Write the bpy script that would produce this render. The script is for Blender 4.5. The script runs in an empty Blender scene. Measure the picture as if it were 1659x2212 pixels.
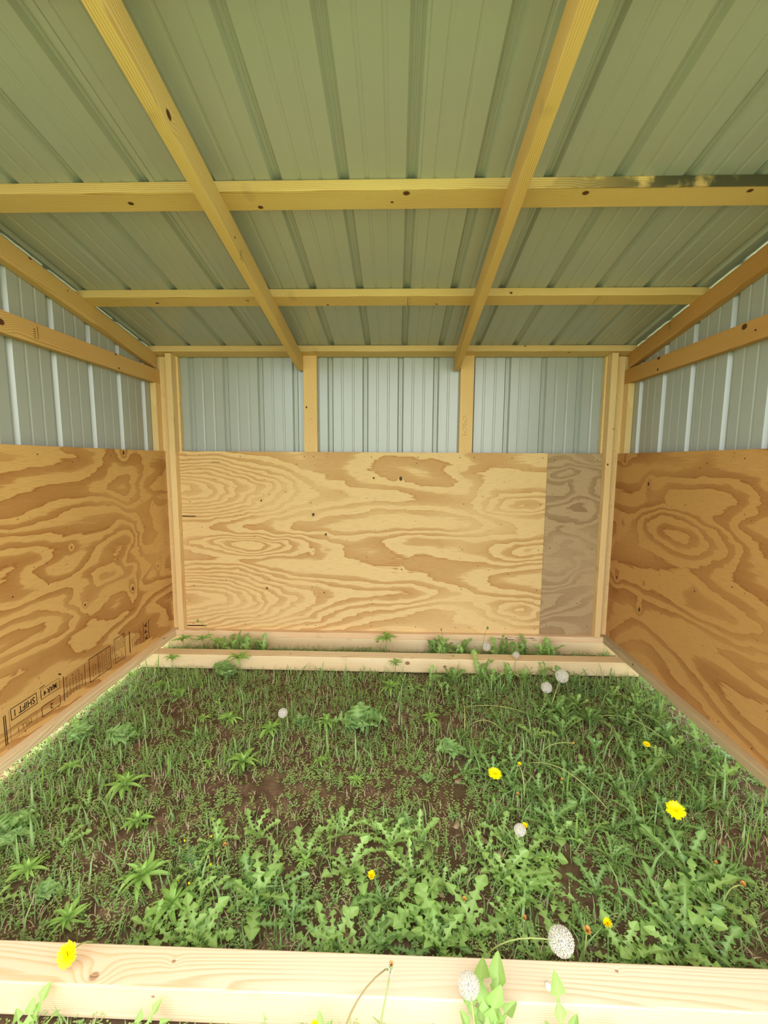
import bpy, math, random
from mathutils import Vector, Matrix, noise

S = 0.3048                      # the place is laid out in feet; meshes are made in metres
scene = bpy.context.scene
COL = scene.collection

# ------------------------------------------------------------------ camera
CAMP = Vector((4.7476, -9.4818, 3.8171))
PITCH, YAW, ROLL, FPX = -0.11608, -0.02848, 0.00613, 945.85
cam_d = bpy.data.cameras.new('camera')
cam = bpy.data.objects.new('camera', cam_d); COL.objects.link(cam)
fw = Vector((math.sin(YAW)*math.cos(PITCH), math.cos(YAW)*math.cos(PITCH), math.sin(PITCH)))
rt = Vector((math.cos(YAW), -math.sin(YAW), 0)); up = rt.cross(fw)
r2 = math.cos(ROLL)*rt + math.sin(ROLL)*up; u2 = -math.sin(ROLL)*rt + math.cos(ROLL)*up
m = Matrix((r2, u2, -fw)).transposed().to_4x4(); m.translation = CAMP*S
cam.matrix_world = m
cam_d.sensor_fit = 'HORIZONTAL'; cam_d.sensor_width = 36.0; cam_d.lens = FPX/1659*36.0
cam_d.clip_start = 0.02; cam_d.clip_end = 500
scene.camera = cam

# ------------------------------------------------------------------ sky, sun, exposure
world = bpy.data.worlds.new('sky_world'); scene.world = world; world.use_nodes = True
wt = world.node_tree; wt.nodes.clear()
wo = wt.nodes.new('ShaderNodeOutputWorld'); bg = wt.nodes.new('ShaderNodeBackground')
sk = wt.nodes.new('ShaderNodeTexSky'); sk.sky_type = 'NISHITA'; sk.sun_disc = False
sk.sun_elevation = math.radians(58); sk.sun_rotation = math.radians(-15); sk.air_density = 1.0; sk.dust_density = 2.5
tc = wt.nodes.new('ShaderNodeTexCoord'); cn = wt.nodes.new('ShaderNodeTexNoise')
cn.inputs['Scale'].default_value = 2.2; cn.inputs['Detail'].default_value = 5
cr = wt.nodes.new('ShaderNodeValToRGB'); cr.color_ramp.elements[0].position = .30; cr.color_ramp.elements[1].position = .58
mx = wt.nodes.new('ShaderNodeMix'); mx.data_type = 'RGBA'
mx.inputs[7].default_value = (5.6, 5.5, 5.2, 1)
wt.links.new(tc.outputs['Generated'], cn.inputs['Vector']); wt.links.new(cn.outputs['Fac'], cr.inputs['Fac'])
wt.links.new(cr.outputs['Color'], mx.inputs[0]); wt.links.new(sk.outputs['Color'], mx.inputs[6])
wt.links.new(mx.outputs[2], bg.inputs['Color']); wt.links.new(bg.outputs['Background'], wo.inputs['Surface'])
bg.inputs['Strength'].default_value = 0.50
sun_d = bpy.data.lights.new('sun', 'SUN'); sun_d.energy = 7.5; sun_d.angle = math.radians(0.6); sun_d.color = (1, .96, .88)
sun = bpy.data.objects.new('sun', sun_d); COL.objects.link(sun)
sdir = Vector((-.04, .50, 1.0)).normalized()      # towards the sun: high, behind the shed
sun.rotation_euler = sdir.to_track_quat('Z', 'Y').to_euler()
scene.view_settings.view_transform = 'Standard'; scene.view_settings.look = 'None'
scene.view_settings.gamma = 1; scene.view_settings.use_curve_mapping = False
scene.view_settings.exposure = 0.98
scene.cycles.max_bounces = 10; scene.cycles.diffuse_bounces = 6; scene.cycles.glossy_bounces = 3
scene.cycles.transmission_bounces = 4; scene.cycles.sample_clamp_indirect = 8
scene.cycles.adaptive_threshold = .02

# ------------------------------------------------------------------ node helpers
class NT:
    def __init__(s, name):
        s.mat = bpy.data.materials.new(name); s.mat.use_nodes = True
        s.t = s.mat.node_tree; s.t.nodes.clear()
        s.out = s.n('ShaderNodeOutputMaterial')
    def n(s, t, **k):
        x = s.t.nodes.new(t)
        for a, b in k.items(): setattr(x, a, b)
        return x
    def put(s, sock, v):
        if isinstance(v, bpy.types.NodeSocket): s.t.links.new(v, sock)
        elif isinstance(v, (tuple, list)) and len(v) == 3 and sock.type == 'RGBA': sock.default_value = (*v, 1)
        else: sock.default_value = v
    def m(s, op, a, b=0.0, c=None):
        x = s.n('ShaderNodeMath', operation=op); s.put(x.inputs[0], a); s.put(x.inputs[1], b)
        if c is not None: s.put(x.inputs[2], c)
        return x.outputs[0]
    def v(s, op, a, b=(0, 0, 0)):
        x = s.n('ShaderNodeVectorMath', operation=op); s.put(x.inputs[0], a)
        if op == 'SCALE': s.put(x.inputs[3], b)
        else: s.put(x.inputs[1], b)
        return x.outputs['Value' if op in ('LENGTH', 'DISTANCE', 'DOT_PRODUCT') else 'Vector']
    def xyz(s, x, y, z):
        q = s.n('ShaderNodeCombineXYZ'); s.put(q.inputs[0], x); s.put(q.inputs[1], y); s.put(q.inputs[2], z); return q.outputs[0]
    def sep(s, v):
        q = s.n('ShaderNodeSeparateXYZ'); s.put(q.inputs[0], v); return q.outputs
    def noise(s, vec, sc=1.0, detail=2.0, rough=.5, dist=0.0, col=False):
        q = s.n('ShaderNodeTexNoise'); s.put(q.inputs['Vector'], vec); q.inputs['Scale'].default_value = sc
        q.inputs['Detail'].default_value = detail; q.inputs['Roughness'].default_value = rough; q.inputs['Distortion'].default_value = dist
        return q.outputs['Color' if col else 'Fac']
    def mix(s, f, a, b, blend='MIX'):
        q = s.n('ShaderNodeMix', data_type='RGBA', blend_type=blend)
        s.put(q.inputs[0], f); s.put(q.inputs[6], a); s.put(q.inputs[7], b); return q.outputs[2]
    def ramp(s, f, stops):
        q = s.n('ShaderNodeValToRGB'); s.put(q.inputs[0], f); e = q.color_ramp.elements
        while len(e) < len(stops): e.new(.5)
        for i, (p, c) in enumerate(stops):
            e[i].position = p; e[i].color = (*c, 1) if len(c) == 3 else c
        return q.outputs[0]
    def sm(s, v, a, b, lo=0.0, hi=1.0):
        q = s.n('ShaderNodeMapRange', interpolation_type='SMOOTHSTEP'); s.put(q.inputs[0], v)
        for i, x in zip((1, 2, 3, 4), (a, b, lo, hi)): q.inputs[i].default_value = x
        return q.outputs[0]
    def bsdf(s, col, rough=.6, spec=.3, bump=None, bstr=.2, bdist=.001, **k):
        b = s.n('ShaderNodeBsdfPrincipled'); s.put(b.inputs['Base Color'], col); s.put(b.inputs['Roughness'], rough)
        b.inputs['Specular IOR Level'].default_value = spec
        for a, c in k.items(): s.put(b.inputs[a], c)
        if bump is not None:
            q = s.n('ShaderNodeBump'); q.inputs['Strength'].default_value = bstr; q.inputs['Distance'].default_value = bdist
            s.put(q.inputs['Height'], bump); s.t.links.new(q.outputs[0], b.inputs['Normal'])
        return b.outputs[0]
    def done(s, sh):
        s.t.links.new(sh, s.out.inputs[0]); return s.mat

def srgb(r, g, b):
    f = lambda c: (c/255/12.92) if c/255 <= .04045 else ((c/255+.055)/1.055)**2.4
    return (f(r), f(g), f(b))

def pine(name, knots=(), light=(226, 192, 132), dark=(190, 140, 78), pith=(.045, .03), ring=.0062, mould=None, slope=.05, seed=0.0, kc1=(104, 62, 32), kc2=(60, 34, 20)):
    """pine lumber: growth rings about a pith beside the board, knots that push the rings aside"""
    t = NT(name); oi = t.n('ShaderNodeObjectInfo'); co = t.n('ShaderNodeTexCoord').outputs['Object']
    x, y, z = t.sep(co)[:3]
    rnd = t.m('MULTIPLY', oi.outputs['Random'], 7.3)
    rnd = t.m('ADD', rnd, seed)
    slow = t.noise(t.xyz(t.m('ADD', t.m('MULTIPLY', x, .9), rnd), t.m('MULTIPLY', y, 5), t.m('MULTIPLY', z, 5)), 1.0, 2.0)
    wob = t.m('MULTIPLY', t.m('SUBTRACT', slow, .5), .07)
    py = t.m('ADD', t.m('ADD', y, pith[0]), t.m('MULTIPLY', x, slope*.1)); pz = t.m('ADD', z, pith[1])
    d = t.m('SQRT', t.m('ADD', t.m('MULTIPLY', py, py), t.m('MULTIPLY', pz, pz)))
    d = t.m('ADD', d, wob)
    core = None
    for (kx, ky, kz, r) in knots:
        q = t.v('MULTIPLY', t.v('SUBTRACT', co, (kx, ky, kz)), (.8, 1, 1))
        L = t.v('LENGTH', q)
        g = t.m('POWER', 2.718, t.m('MULTIPLY', t.m('MULTIPLY', L, L), -1/(2.3*r)**2))
        d = t.m('ADD', d, t.m('MULTIPLY', g, r*1.1))
        c = t.sm(t.m('ADD', L, t.m('MULTIPLY', t.m('SUBTRACT', slow, .5), r)), r*.55, r*.95, 1, 0)
        core = c if core is None else t.m('MAXIMUM', core, c)
    fr = t.m('FRACT', t.m('DIVIDE', d, ring))
    fine = t.noise(t.xyz(t.m('MULTIPLY', x, 14), t.m('MULTIPLY', y, 420), t.m('MULTIPLY', z, 420)), 1, 2.0)
    fr2 = t.m('ADD', fr, t.m('MULTIPLY', t.m('SUBTRACT', fine, .5), .35))
    amt = t.sm(t.noise(t.xyz(t.m('ADD', t.m('MULTIPLY', x, 1.7), rnd), t.m('MULTIPLY', y, 9), t.m('MULTIPLY', z, 9)), 1, 1), .32, .66, .42, 1.0)
    line = t.m('MULTIPLY', t.ramp(fr2, [(0, (0, 0, 0)), (.45, (.12,)*3), (.82, (1,)*3), (.93, (.7,)*3), (1, (0,)*3)]), amt)
    col = t.mix(line, srgb(*light), srgb(*dark))
    col = t.mix(t.m('MULTIPLY', t.sm(slow, .3, .75), .35), col, srgb(214, 170, 112))
    if core is not None:
        kc = t.mix(t.m('FRACT', t.m('MULTIPLY', d, 330)), srgb(*kc1), srgb(*kc2))
        col = t.mix(core, col, kc)
    if mould:
        mm = t.m('MULTIPLY', t.sm(x, mould[0], mould[1]), t.sm(t.noise(co, 9, 4), .34, .50))
        mm = t.m('MULTIPLY', mm, t.sm(y, -.0435, -.036, 1, 0))
        col = t.mix(t.m('MULTIPLY', mm, .96), col, srgb(58, 60, 44))
    # a few grey handling smudges
    sm_ = t.sm(t.noise(t.v('ADD', co, (3.1, 1.7, .4)), 6.5, 3), .66, .76, 0, .22)
    col = t.mix(sm_, col, srgb(120, 104, 78))
    return t.done(t.bsdf(col, .62, .25, bump=line, bstr=.25, bdist=.0006))

def plywood(name, feats=(), knots=(), light=(207, 163, 99), dark=(158, 104, 52), seed=0.0, N=7.0, fx=.55, fz=2.0, amp=1.0, stain=()):
    """rotary-cut pine veneer: contour bands of a smooth height field; local x along the sheet, local z up, in metres"""
    t = NT(name); co = t.n('ShaderNodeTexCoord').outputs['Object']
    x, y, z = t.sep(co)[:3]
    wv = t.sep(t.noise(t.xyz(t.m('MULTIPLY', x, 2.2), seed, t.m('MULTIPLY', z, 5)), 1.0, 3.0, .6, col=True))
    x = t.m('ADD', x, t.m('MULTIPLY', t.m('SUBTRACT', wv[0], .5), .42)); z = t.m('ADD', z, t.m('MULTIPLY', t.m('SUBTRACT', wv[1], .5), .10))
    base = t.noise(t.xyz(t.m('ADD', t.m('MULTIPLY', x, fx), seed), seed*.37, t.m('MULTIPLY', z, fz)), 1.0, 2.2, .45, .35)
    h = t.m('MULTIPLY', t.m('SUBTRACT', base, .5), amp*2.2)
    for (cx, cz, rx, rz, a) in feats:       # broad hills and hollows of the figure
        dx = t.m('DIVIDE', t.m('SUBTRACT', x, cx), rx); dz = t.m('DIVIDE', t.m('SUBTRACT', z, cz), rz)
        g = t.m('POWER', 2.718, t.m('MULTIPLY', t.m('ADD', t.m('MULTIPLY', dx, dx), t.m('MULTIPLY', dz, dz)), -1))
        h = t.m('ADD', h, t.m('MULTIPLY', g, a))
    core = None; halo = None
    jit = t.m('MULTIPLY', t.m('SUBTRACT', t.noise(co, 14, 3), .5), .035)
    for (kx, kz, r, a) in knots:
        L = t.v('LENGTH', t.v('MULTIPLY', t.v('SUBTRACT', co, (kx, 0, kz)), (1, 0, .8)))
        L = t.m('ADD', L, jit)
        g = t.m('DIVIDE', r*3.0, t.m('ADD', t.m('ABSOLUTE', L), r*3.0))
        h = t.m('ADD', h, t.m('MULTIPLY', t.m('MULTIPLY', g, g), a))
        c = t.sm(L, r*.5, r*.95, 1, 0)
        core = c if core is None else t.m('MAXIMUM', core, c)
    x, y, z = t.sep(co)[:3]
    streak = t.noise(t.xyz(t.m('MULTIPLY', x, 3.5), 0, t.m('MULTIPLY', z, 75)), 1, 3, .6)
    streak2 = t.noise(t.xyz(t.m('MULTIPLY', x, 16), 0, t.m('MULTIPLY', z, 330)), 1, 2)
    fr = t.m('FRACT', t.m('ADD', t.m('MULTIPLY', h, N), t.m('MULTIPLY', t.m('SUBTRACT', streak, .5), .42)))
    band = t.ramp(fr, [(0, (.85,)*3), (.02, (.15,)*3), (.05, (0,)*3), (.50, (.03,)*3), (.58, (.50,)*3), (.70, (.62,)*3), (.93, (.70,)*3), (1, (1,)*3)])
    big = t.noise(t.xyz(t.m('MULTIPLY', x, 1.1), seed+4, t.m('MULTIPLY', z, 2.6)), 1, 2)
    band = t.m('MULTIPLY', band, t.sm(big, .30, .60, .35, 1.1))
    col = t.mix(band, srgb(*light), srgb(*dark))
    col = t.mix(t.m('MULTIPLY', t.sm(streak2, .45, .75), .22), col, srgb(*[int(c*.72) for c in dark]))
    col = t.mix(t.sm(streak, .62, .8, 0, .25), col, srgb(226, 192, 138))
    if core is not None: col = t.mix(t.m('MULTIPLY', core, .92), col, srgb(58, 30, 20))
    for (x0, z0, w, hh) in stain:     # slits and splits in the veneer
        a = t.m('MULTIPLY', t.sm(t.m('ABSOLUTE', t.m('SUBTRACT', x, x0)), w*.7, w, 1, 0), t.sm(t.m('ABSOLUTE', t.m('ADD', t.m('SUBTRACT', z, z0), t.m('MULTIPLY', jit, .15))), hh*.6, hh, 1, 0))
        col = t.mix(a, col, srgb(46, 24, 18))
    fl = t.sm(t.noise(co, 60, 1), .76, .79, 0, .6)
    col = t.mix(fl, col, srgb(90, 55, 32))
    return t.done(t.bsdf(col, .68, .2, bump=t.m('ADD', streak2, band), bstr=.18, bdist=.0005))

def steel():
    t = NT('painted_steel'); co = t.n('ShaderNodeTexCoord').outputs['Object']
    n = t.noise(co, 3.0, 3); f = t.noise(co, 420, 1)
    col = t.mix(n, srgb(156, 162, 154), srgb(166, 171, 164))
    col = t.mix(t.sm(f, .4, .7, 0, .08), col, srgb(140, 142, 132))
    return t.done(t.bsdf(col, .26, .75, bump=n, bstr=.05, bdist=.002))

def plain(name, rgb, rough=.7, spec=.2, var=.15, sc=40):
    t = NT(name); co = t.n('ShaderNodeTexCoord').outputs['Object']; n = t.noise(co, sc, 3)
    c = srgb(*rgb); return t.done(t.bsdf(t.mix(n, tuple(v*(1-var) for v in c), tuple(min(1, v*(1+var)) for v in c)), rough, spec))

def leafmat(name, rgb, rgb2, trans=.35, rough=.42, back=.4):
    t = NT(name); oi = t.n('ShaderNodeObjectInfo'); co = t.n('ShaderNodeTexCoord').outputs['Object']
    n = t.noise(co, 30, 2); w = t.m('ADD', t.m('MULTIPLY', oi.outputs['Random'], .6), t.m('MULTIPLY', n, .5))
    geo = t.n('ShaderNodeNewGeometry')
    at = t.n('ShaderNodeAttribute', attribute_name='rib').outputs['Fac']
    col = t.mix(w, srgb(*rgb), srgb(*rgb2))
    col = t.mix(t.m('MULTIPLY', geo.outputs['Backfacing'], back), col, srgb(150, 178, 130))
    col = t.mix(t.m('MULTIPLY', at, .55), col, srgb(176, 200, 130))
    b = t.bsdf(col, rough, .4); tr = t.n('ShaderNodeBsdfTranslucent'); t.put(tr.inputs[0], t.mix(.5 if back else 0, col, srgb(170, 210, 60)))
    ms = t.n('ShaderNodeMixShader'); ms.inputs[0].default_value = trans
    t.t.links.new(b, ms.inputs[1]); t.t.links.new(tr.outputs[0], ms.inputs[2])
    return t.done(ms.outputs[0])

# ------------------------------------------------------------------ object helpers
def link(name, me, parent=None, mat=None):
    o = bpy.data.objects.new(name, me); COL.objects.link(o)
    if parent is not None: o.parent = parent
    if mat is not None and not me.materials: me.materials.append(mat)
    return o
def tag(o, label=None, cat=None, group=None, kind=None):
    if label: o['label'] = label
    if cat: o['category'] = cat
    if group: o['group'] = group
    if kind: o['kind'] = kind
    return o
def empty(name, loc=(0, 0, 0)):
    o = bpy.data.objects.new(name, None); COL.objects.link(o); o.location = Vector(loc)*S; o.empty_display_size = .05; return o
def pymesh(name, V, F, smooth=False):
    me = bpy.data.meshes.new(name); me.from_pydata([(v[0]*S, v[1]*S, v[2]*S) for v in V], [], F)
    if smooth: me.polygons.foreach_set('use_smooth', [True]*len(me.polygons))
    me.update(); return me
def box_mesh(name, L, W, T, bev=.007):
    """bevelled block centred on the origin, length on x (feet)"""
    V = []; F = []
    l, w, t = L/2, W/2, T/2
    prof = []                       # rounded rectangle in yz
    for sy, sz, a0 in ((1, 1, 0), (-1, 1, 90), (-1, -1, 180), (1, -1, 270)):
        for k in range(3):
            a = math.radians(a0+45*k); prof.append((sy*(w-bev)+bev*math.cos(a), sz*(t-bev)+bev*math.sin(a)))
    n = len(prof); e = min(.004, L*.2)
    for x, sh in ((-l, .5), (-l+e, 0), (l-e, 0), (l, .5)):
        for (y, z) in prof: V.append((x, y*(1-sh*bev/w), z*(1-sh*bev/t)))
    for s in range(3):
        for i in range(n):
            j = (i+1) % n; F.append((s*n+i, s*n+j, (s+1)*n+j, (s+1)*n+i))
    F.append(tuple(range(n-1, -1, -1))); F.append(tuple(range(3*n, 4*n)))
    F = [tuple(reversed(f)) for f in F]
    return pymesh(name, V, F)
def board(name, label, cat, c, ex, ey, L, W, T, mat, parent=None, group=None, bev=.007):
    ex = Vector(ex).normalized(); ey = Vector(ey).normalized(); ez = ex.cross(ey)
    o = link(name, box_mesh(name, L, W, T, bev), parent, mat)
    M = Matrix((ex, ey, ez)).transposed().to_4x4(); M.translation = Vector(c)*S; o.matrix_world = M
    return tag(o, label, cat, group)

# ------------------------------------------------------------------ dimensions (feet)
xL, xR = 0.0, 9.116
WXL, WXR, WYB = -.485, 9.601, .167          # inner faces of the steel sheets
A, B = 6.1518, .17836                        # underside of the roof: z = A - B y
YF = -7.95                                   # front of the shed
TH, WD = .125, .2917
N_ = math.hypot(1, B); RN = Vector((0, B, 1))/N_; RD = Vector((0, 1, -B))/N_
roofz = lambda y: A-B*y
BX, BZ = (1, 0, 0), (0, 0, 1)

STEEL = steel()
def rib_sheet(x0, x1, y0, y1, ribs, minors, depth=.054, h1=None):
    """sheet in local xy; ribs stand out along -z (away from the room); h1(x) lets the far end be raked"""
    pts = [(x0, 0)]
    ev = []
    for r in ribs: ev += [(r-.066, 0), (r-.032, depth), (r-.010, depth), (r-.005, depth-.006), (r+.005, depth-.006), (r+.010, depth), (r+.032, depth), (r+.066, 0)]
    for r in minors: ev += [(r-.026, 0), (r-.013, .008), (r+.013, .008), (r+.026, 0)]
    pts += [e for e in sorted(ev) if x0 < e[0] < x1] + [(x1, 0)]
    V = []; F = []
    for (x, d) in pts: V += [(x, y0, -d), (x, (h1(x) if h1 else y1), -d)]
    for i in range(len(pts)-1): F.append((2*i, 2*i+2, 2*i+3, 2*i+1))
    return V, F
def sheet_obj(V, F, ex, ey, org, parent):
    ex = Vector(ex); ey = Vector(ey); ez = ex.cross(ey)
    me = pymesh('metal_panel', V, F); o = link('metal_panel', me, parent, STEEL)
    M = Matrix((ex, ey, ez)).transposed().to_4x4(); M.translation = Vector(org)*S
    o.matrix_parent_inverse = Matrix.Translation(-parent.location); o.matrix_basis = M
    md = o.modifiers.new('thickness', 'SOLIDIFY'); md.thickness = .0008; md.offset = -1
    return o
def rib_wall(parent, ribs, x0, x1, y0, y1, ex, ey, org, h1=None, sp=.75):
    mins = [r+sp*k for r in ribs for k in (.345, .655)] + [ribs[0]-sp*.345, ribs[0]-sp*.655]
    k = 0; a = x0
    edges = [ribs[i]+.10 for i in range(3, len(ribs), 4)]
    edges = [e for e in edges if x0+.3 < e < x1-.3]+[x1]
    for e in edges:
        rr = [r for r in ribs if a-.05 < r < e+.05]
        V, F = rib_sheet(a, e+.03 if e < x1 else e, y0, y1, rr, [q for q in mins if a < q < e and q not in rr], h1=h1)
        off = Vector(ex).cross(Vector(ey))*(-.006*(k % 2))
        sheet_obj(V, F, ex, ey, Vector(org)+off, parent); a = e-.0; k += 1

# back wall: local x = +X, local y = up, normal towards the camera must be -Y : ex x ey = X x Z = -Y  (good)
wall_back = tag(empty('wall_back', (4.5, WYB, 0)), kind='structure')
rib_wall(wall_back, [1.024+.758*k-.758 for k in range(12)], WXL-.02, WXR+.02, -.12, roofz(WYB)-.01, (1, 0, 0), (0, 0, 1), (0, WYB, 0), sp=.758)
# left wall: normal +X = ex x ey with ex = +Y, ey = +Z
wall_left = tag(empty('wall_left', (WXL, -4, 0)), kind='structure')
lr = [.38, -.395, -1.187, -1.95, -2.749, -3.528, -4.31, -5.09, -5.87, -6.65, -7.43][::-1]
rib_wall(wall_left, lr, YF, WYB+.02, -.12, 8, (0, 1, 0), (0, 0, 1), (WXL, 0, 0), h1=lambda y: roofz(y)-.022, sp=.78)
wall_right = tag(empty('wall_right', (WXR, -4, 0)), kind='structure')
rr_ = [-(y) for y in (.38, -.389, -1.159, -1.929, -2.729, -3.50, -4.27, -5.04, -5.81, -6.58, -7.35)]
rib_wall(wall_right, rr_, -WYB-.02, -YF, -.12, 8, (0, -1, 0), (0, 0, 1), (WXR, 0, 0), h1=lambda s: roofz(-s)-.022, sp=.77)
# roof: normal down = ex x ey ; ex = +X, ey = -RD -> X x (0,-1,B)/N = (0,-B,-1)/N
ceiling = tag(empty('ceiling', (4.5, -4, roofz(-4))), kind='structure')
rib_wall(ceiling, [4.192-.061+.75*k for k in range(-6, 8)], WXL-.05, WXR+.05, -.32, 8.35, (1, 0, 0), -RD, (0, 0, A), sp=.75)
for sx, x in ((-1, WXL-.075), (1, WXR+.075)):     # rake trim over the side edges of the roof
    V = []
    for s in (-.3, 8.35):
        p = Vector((x, 0, A))-RD*s
        V += [p+RN*.075-Vector((sx*.20, 0, 0)), p+RN*.075+Vector((sx*.02, 0, 0)), p-RN*.14+Vector((sx*.02, 0, 0)), p-RN*.15+Vector((sx*.035, 0, 0))]
    o = link('trim_1' if sx < 0 else 'trim_2', pymesh('trim', V, [(0, 1, 5, 4), (1, 2, 6, 5), (2, 3, 7, 6)]), None, STEEL)
    md = o.modifiers.new('thickness', 'SOLIDIFY'); md.thickness = .001; tag(o, kind='structure')

# ------------------------------------------------------------------ lumber
def loc(c, ex, ey, P):
    ex = Vector(ex).normalized(); ey = Vector(ey).normalized(); ez = ex.cross(ey); d = (Vector(P)-Vector(c))*S
    return (d.dot(ex), d.dot(ey), d.dot(ez))
def kn(c, ex, ey, pts): return [(*loc(c, ex, ey, p[:3]), p[3]) for p in pts]

def purlin(yf, label, knots, seed, mould=None, x0=WXL+.01, x1=WXR-.01, **k):
    c = Vector(((x0+x1)/2, yf, roofz(yf)))+RD*WD/2-RN*TH/2
    mat = pine('pine_purlin', kn(c, BX, RD, knots), seed=seed, mould=mould, **k)
    return board('purlin', label, 'purlin', c, BX, RD, x1-x0, WD, TH, mat)
GOLD = dict(light=(214, 188, 122), dark=(178, 138, 74))
A0 = A; p1 = purlin(-4.257, 'yellow pine roof purlin nearest the camera, mould-stained on its right upper edge',
       [(1.641, -4.118, 6.77, .012), (3.131, -4.042, 6.76, .011), (4.826, -4.221, 6.79, .012), (4.665, -4.098, 6.76, .006), (6.806, -4.2, 6.78, .013), (8.578, -4.207, 6.78, .012)], 1.3, mould=(.35, 1.0), **GOLD)
p2 = purlin(-2.167, 'middle pine roof purlin with small dark knots and short ink strokes',
       [(3.582, -1.931, 6.38, .009), (5.373, -1.946, 6.38, .008), (6.519, -2.2, 6.46, .011), (.767, -2.008, 6.39, .009), (2.305, -2.08, 6.4, .006)], 4.7, **GOLD)
p3 = purlin(-.15, 'pine purlin at the low back edge of the roof above the rear studs', [(7.338, -.17, 6.16, .010), (8.246, -.1, 6.06, .010)], 8.1, light=(218, 192, 134), dark=(184, 146, 86))
purlin(-6.36, 'pine roof purlin overhead beyond the top of the photo', [], 2.2, **GOLD)
purlin(-7.95, 'pine purlin at the high open front edge of the roof', [], 5.2, **GOLD)

def rafter(x0, y0, y1, label, knots, seed, name='rafter', **k):
    """on edge under the purlins, thickness on X from x0 to x0+TH"""
    ctr = lambda y: Vector((x0+TH/2, y, roofz(y)))-RN*(TH+.002+WD/2)
    c = (ctr(y0)+ctr(y1))/2; L = (ctr(y1)-ctr(y0)).length
    mat = pine('pine_rafter', kn(c, RD, RN, knots), seed=seed, **k)
    return board(name, label, 'rafter', c, RD, RN, L, WD, TH, mat)
r1 = rafter(2.618, -7.9, .12, 'sloping pine rafter left of the centre with an oval knot high on its side', [(2.745, -5.37, 6.785, .013), (2.745, -3.83, 6.52, .006)], .4, **GOLD)
r2_ = rafter(5.926, -7.9, .13, 'sloping pine rafter right of the centre with a cracked left side', [(5.99, -.1, 5.79, .011)], 3.4, light=(210, 180, 114), dark=(172, 128, 66))
r3 = rafter(WXL, -7.9, -.02, 'sloping pine rafter along the left steel wall', [(-.36, -3.193, 6.583, .009), (-.36, -2.51, 6.40, .004)], 6.4, light=(208, 174, 108), dark=(174, 130, 68))
r4 = rafter(WXR-TH, -7.9, -.02, 'darker sloping pine rafter along the right steel wall', [(9.476, -2.194, 6.50, .011)], 9.4, light=(190, 142, 78), dark=(148, 98, 44))

def girt(x, label, knots, seed, sx, **k):
    c = Vector((x+TH/2, (YF+.055)/2, 5.578)); L = .055-YF
    mat = pine('pine_girt', kn(c, (0, 1, 0), BZ, knots), seed=seed, **k)
    return board('girt', label, 'girt', c, (0, 1, 0), BZ, L, WD, TH, mat)
g1 = girt(WXL, 'horizontal pine rail on the left steel wall below the sloping rafter', [(-.36, -3.751, 5.566, .016), (-.36, -1.419, 5.71, .010), (-.36, -1.351, 5.475, .008)], 2.9, 1, light=(206, 170, 104), dark=(168, 122, 62), slope=.2)
g2 = girt(WXR-TH, 'horizontal pine rail on the right steel wall below the sloping rafter', [(9.476, -1.131, 5.704, .013), (9.476, -1.126, 5.5, .010), (9.476, -3.106, 5.667, .016), (9.476, -3.306, 5.568, .006)], 7.7, 1, light=(192, 148, 82), dark=(152, 104, 50), slope=.2)

STUDMAT = dict(light=(226, 194, 132), dark=(200, 156, 96))
def vboard(name, label, x0, x1, y0, y1, z0, z1, mat, cat='stud', flip=False):
    c = ((x0+x1)/2, (y0+y1)/2, (z0+z1)/2)
    return board(name, label, cat, c, BZ, (1, 0, 0) if not flip else (0, 1, 0), z1-z0, (x1-x0) if not flip else (y1-y0), (y1-y0) if not flip else (x1-x0), mat)
def kv(x0, x1, y0, y1, z0, z1, pts): return kn(((x0+x1)/2, (y0+y1)/2, (z0+z1)/2), BZ, (1, 0, 0), pts)
a_ = (2.74, 3.03, .042, .167, 0, 6.03)
s1 = vboard('stud', 'flat pine stud with a pale knot between the left and middle back steel bays', *a_, pine('pine_stud', kv(*a_, [(2.80, .042, 4.95, .008)]), seed=1.1, **STUDMAT))
a_ = (6.072, 6.355, .042, .167, 0, 6.03)
s2 = vboard('stud', 'flat pine stud with faint ink specks between the middle and right back steel bays', *a_, pine('pine_stud', [], seed=5.1, **STUDMAT))
CM = pine('pine_corner', [], seed=3.3, light=(228, 200, 146), dark=(206, 168, 112))
a_ = (9.107, 9.232, -.15, .142, 0, 6.03)
CMR = pine('pine_corner_right', kv(*a_, [(9.15, -.15, 3.77, .009), (9.22, -.15, 4.5, .006)]), seed=4.3, light=(228, 200, 146), dark=(206, 168, 112))
vboard('corner_post', 'narrow pine corner post standing out at the back left corner', -.125, 0, -.15, .142, 0, 6.03, CM, 'post')
vboard('corner_post', 'narrow pine corner post with a small knot at the back right corner', *a_, CMR, 'post')
vboard('corner_backer', 'flat pine nailing board on the back steel beside the left corner post', -.36, .04, .143, .166, 0, 6.0, CM, 'board')
vboard('corner_backer', 'flat pine nailing board on the back steel beside the right corner post', 9.07, 9.476, .143, .166, 0, 6.0, CM, 'board')
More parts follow.
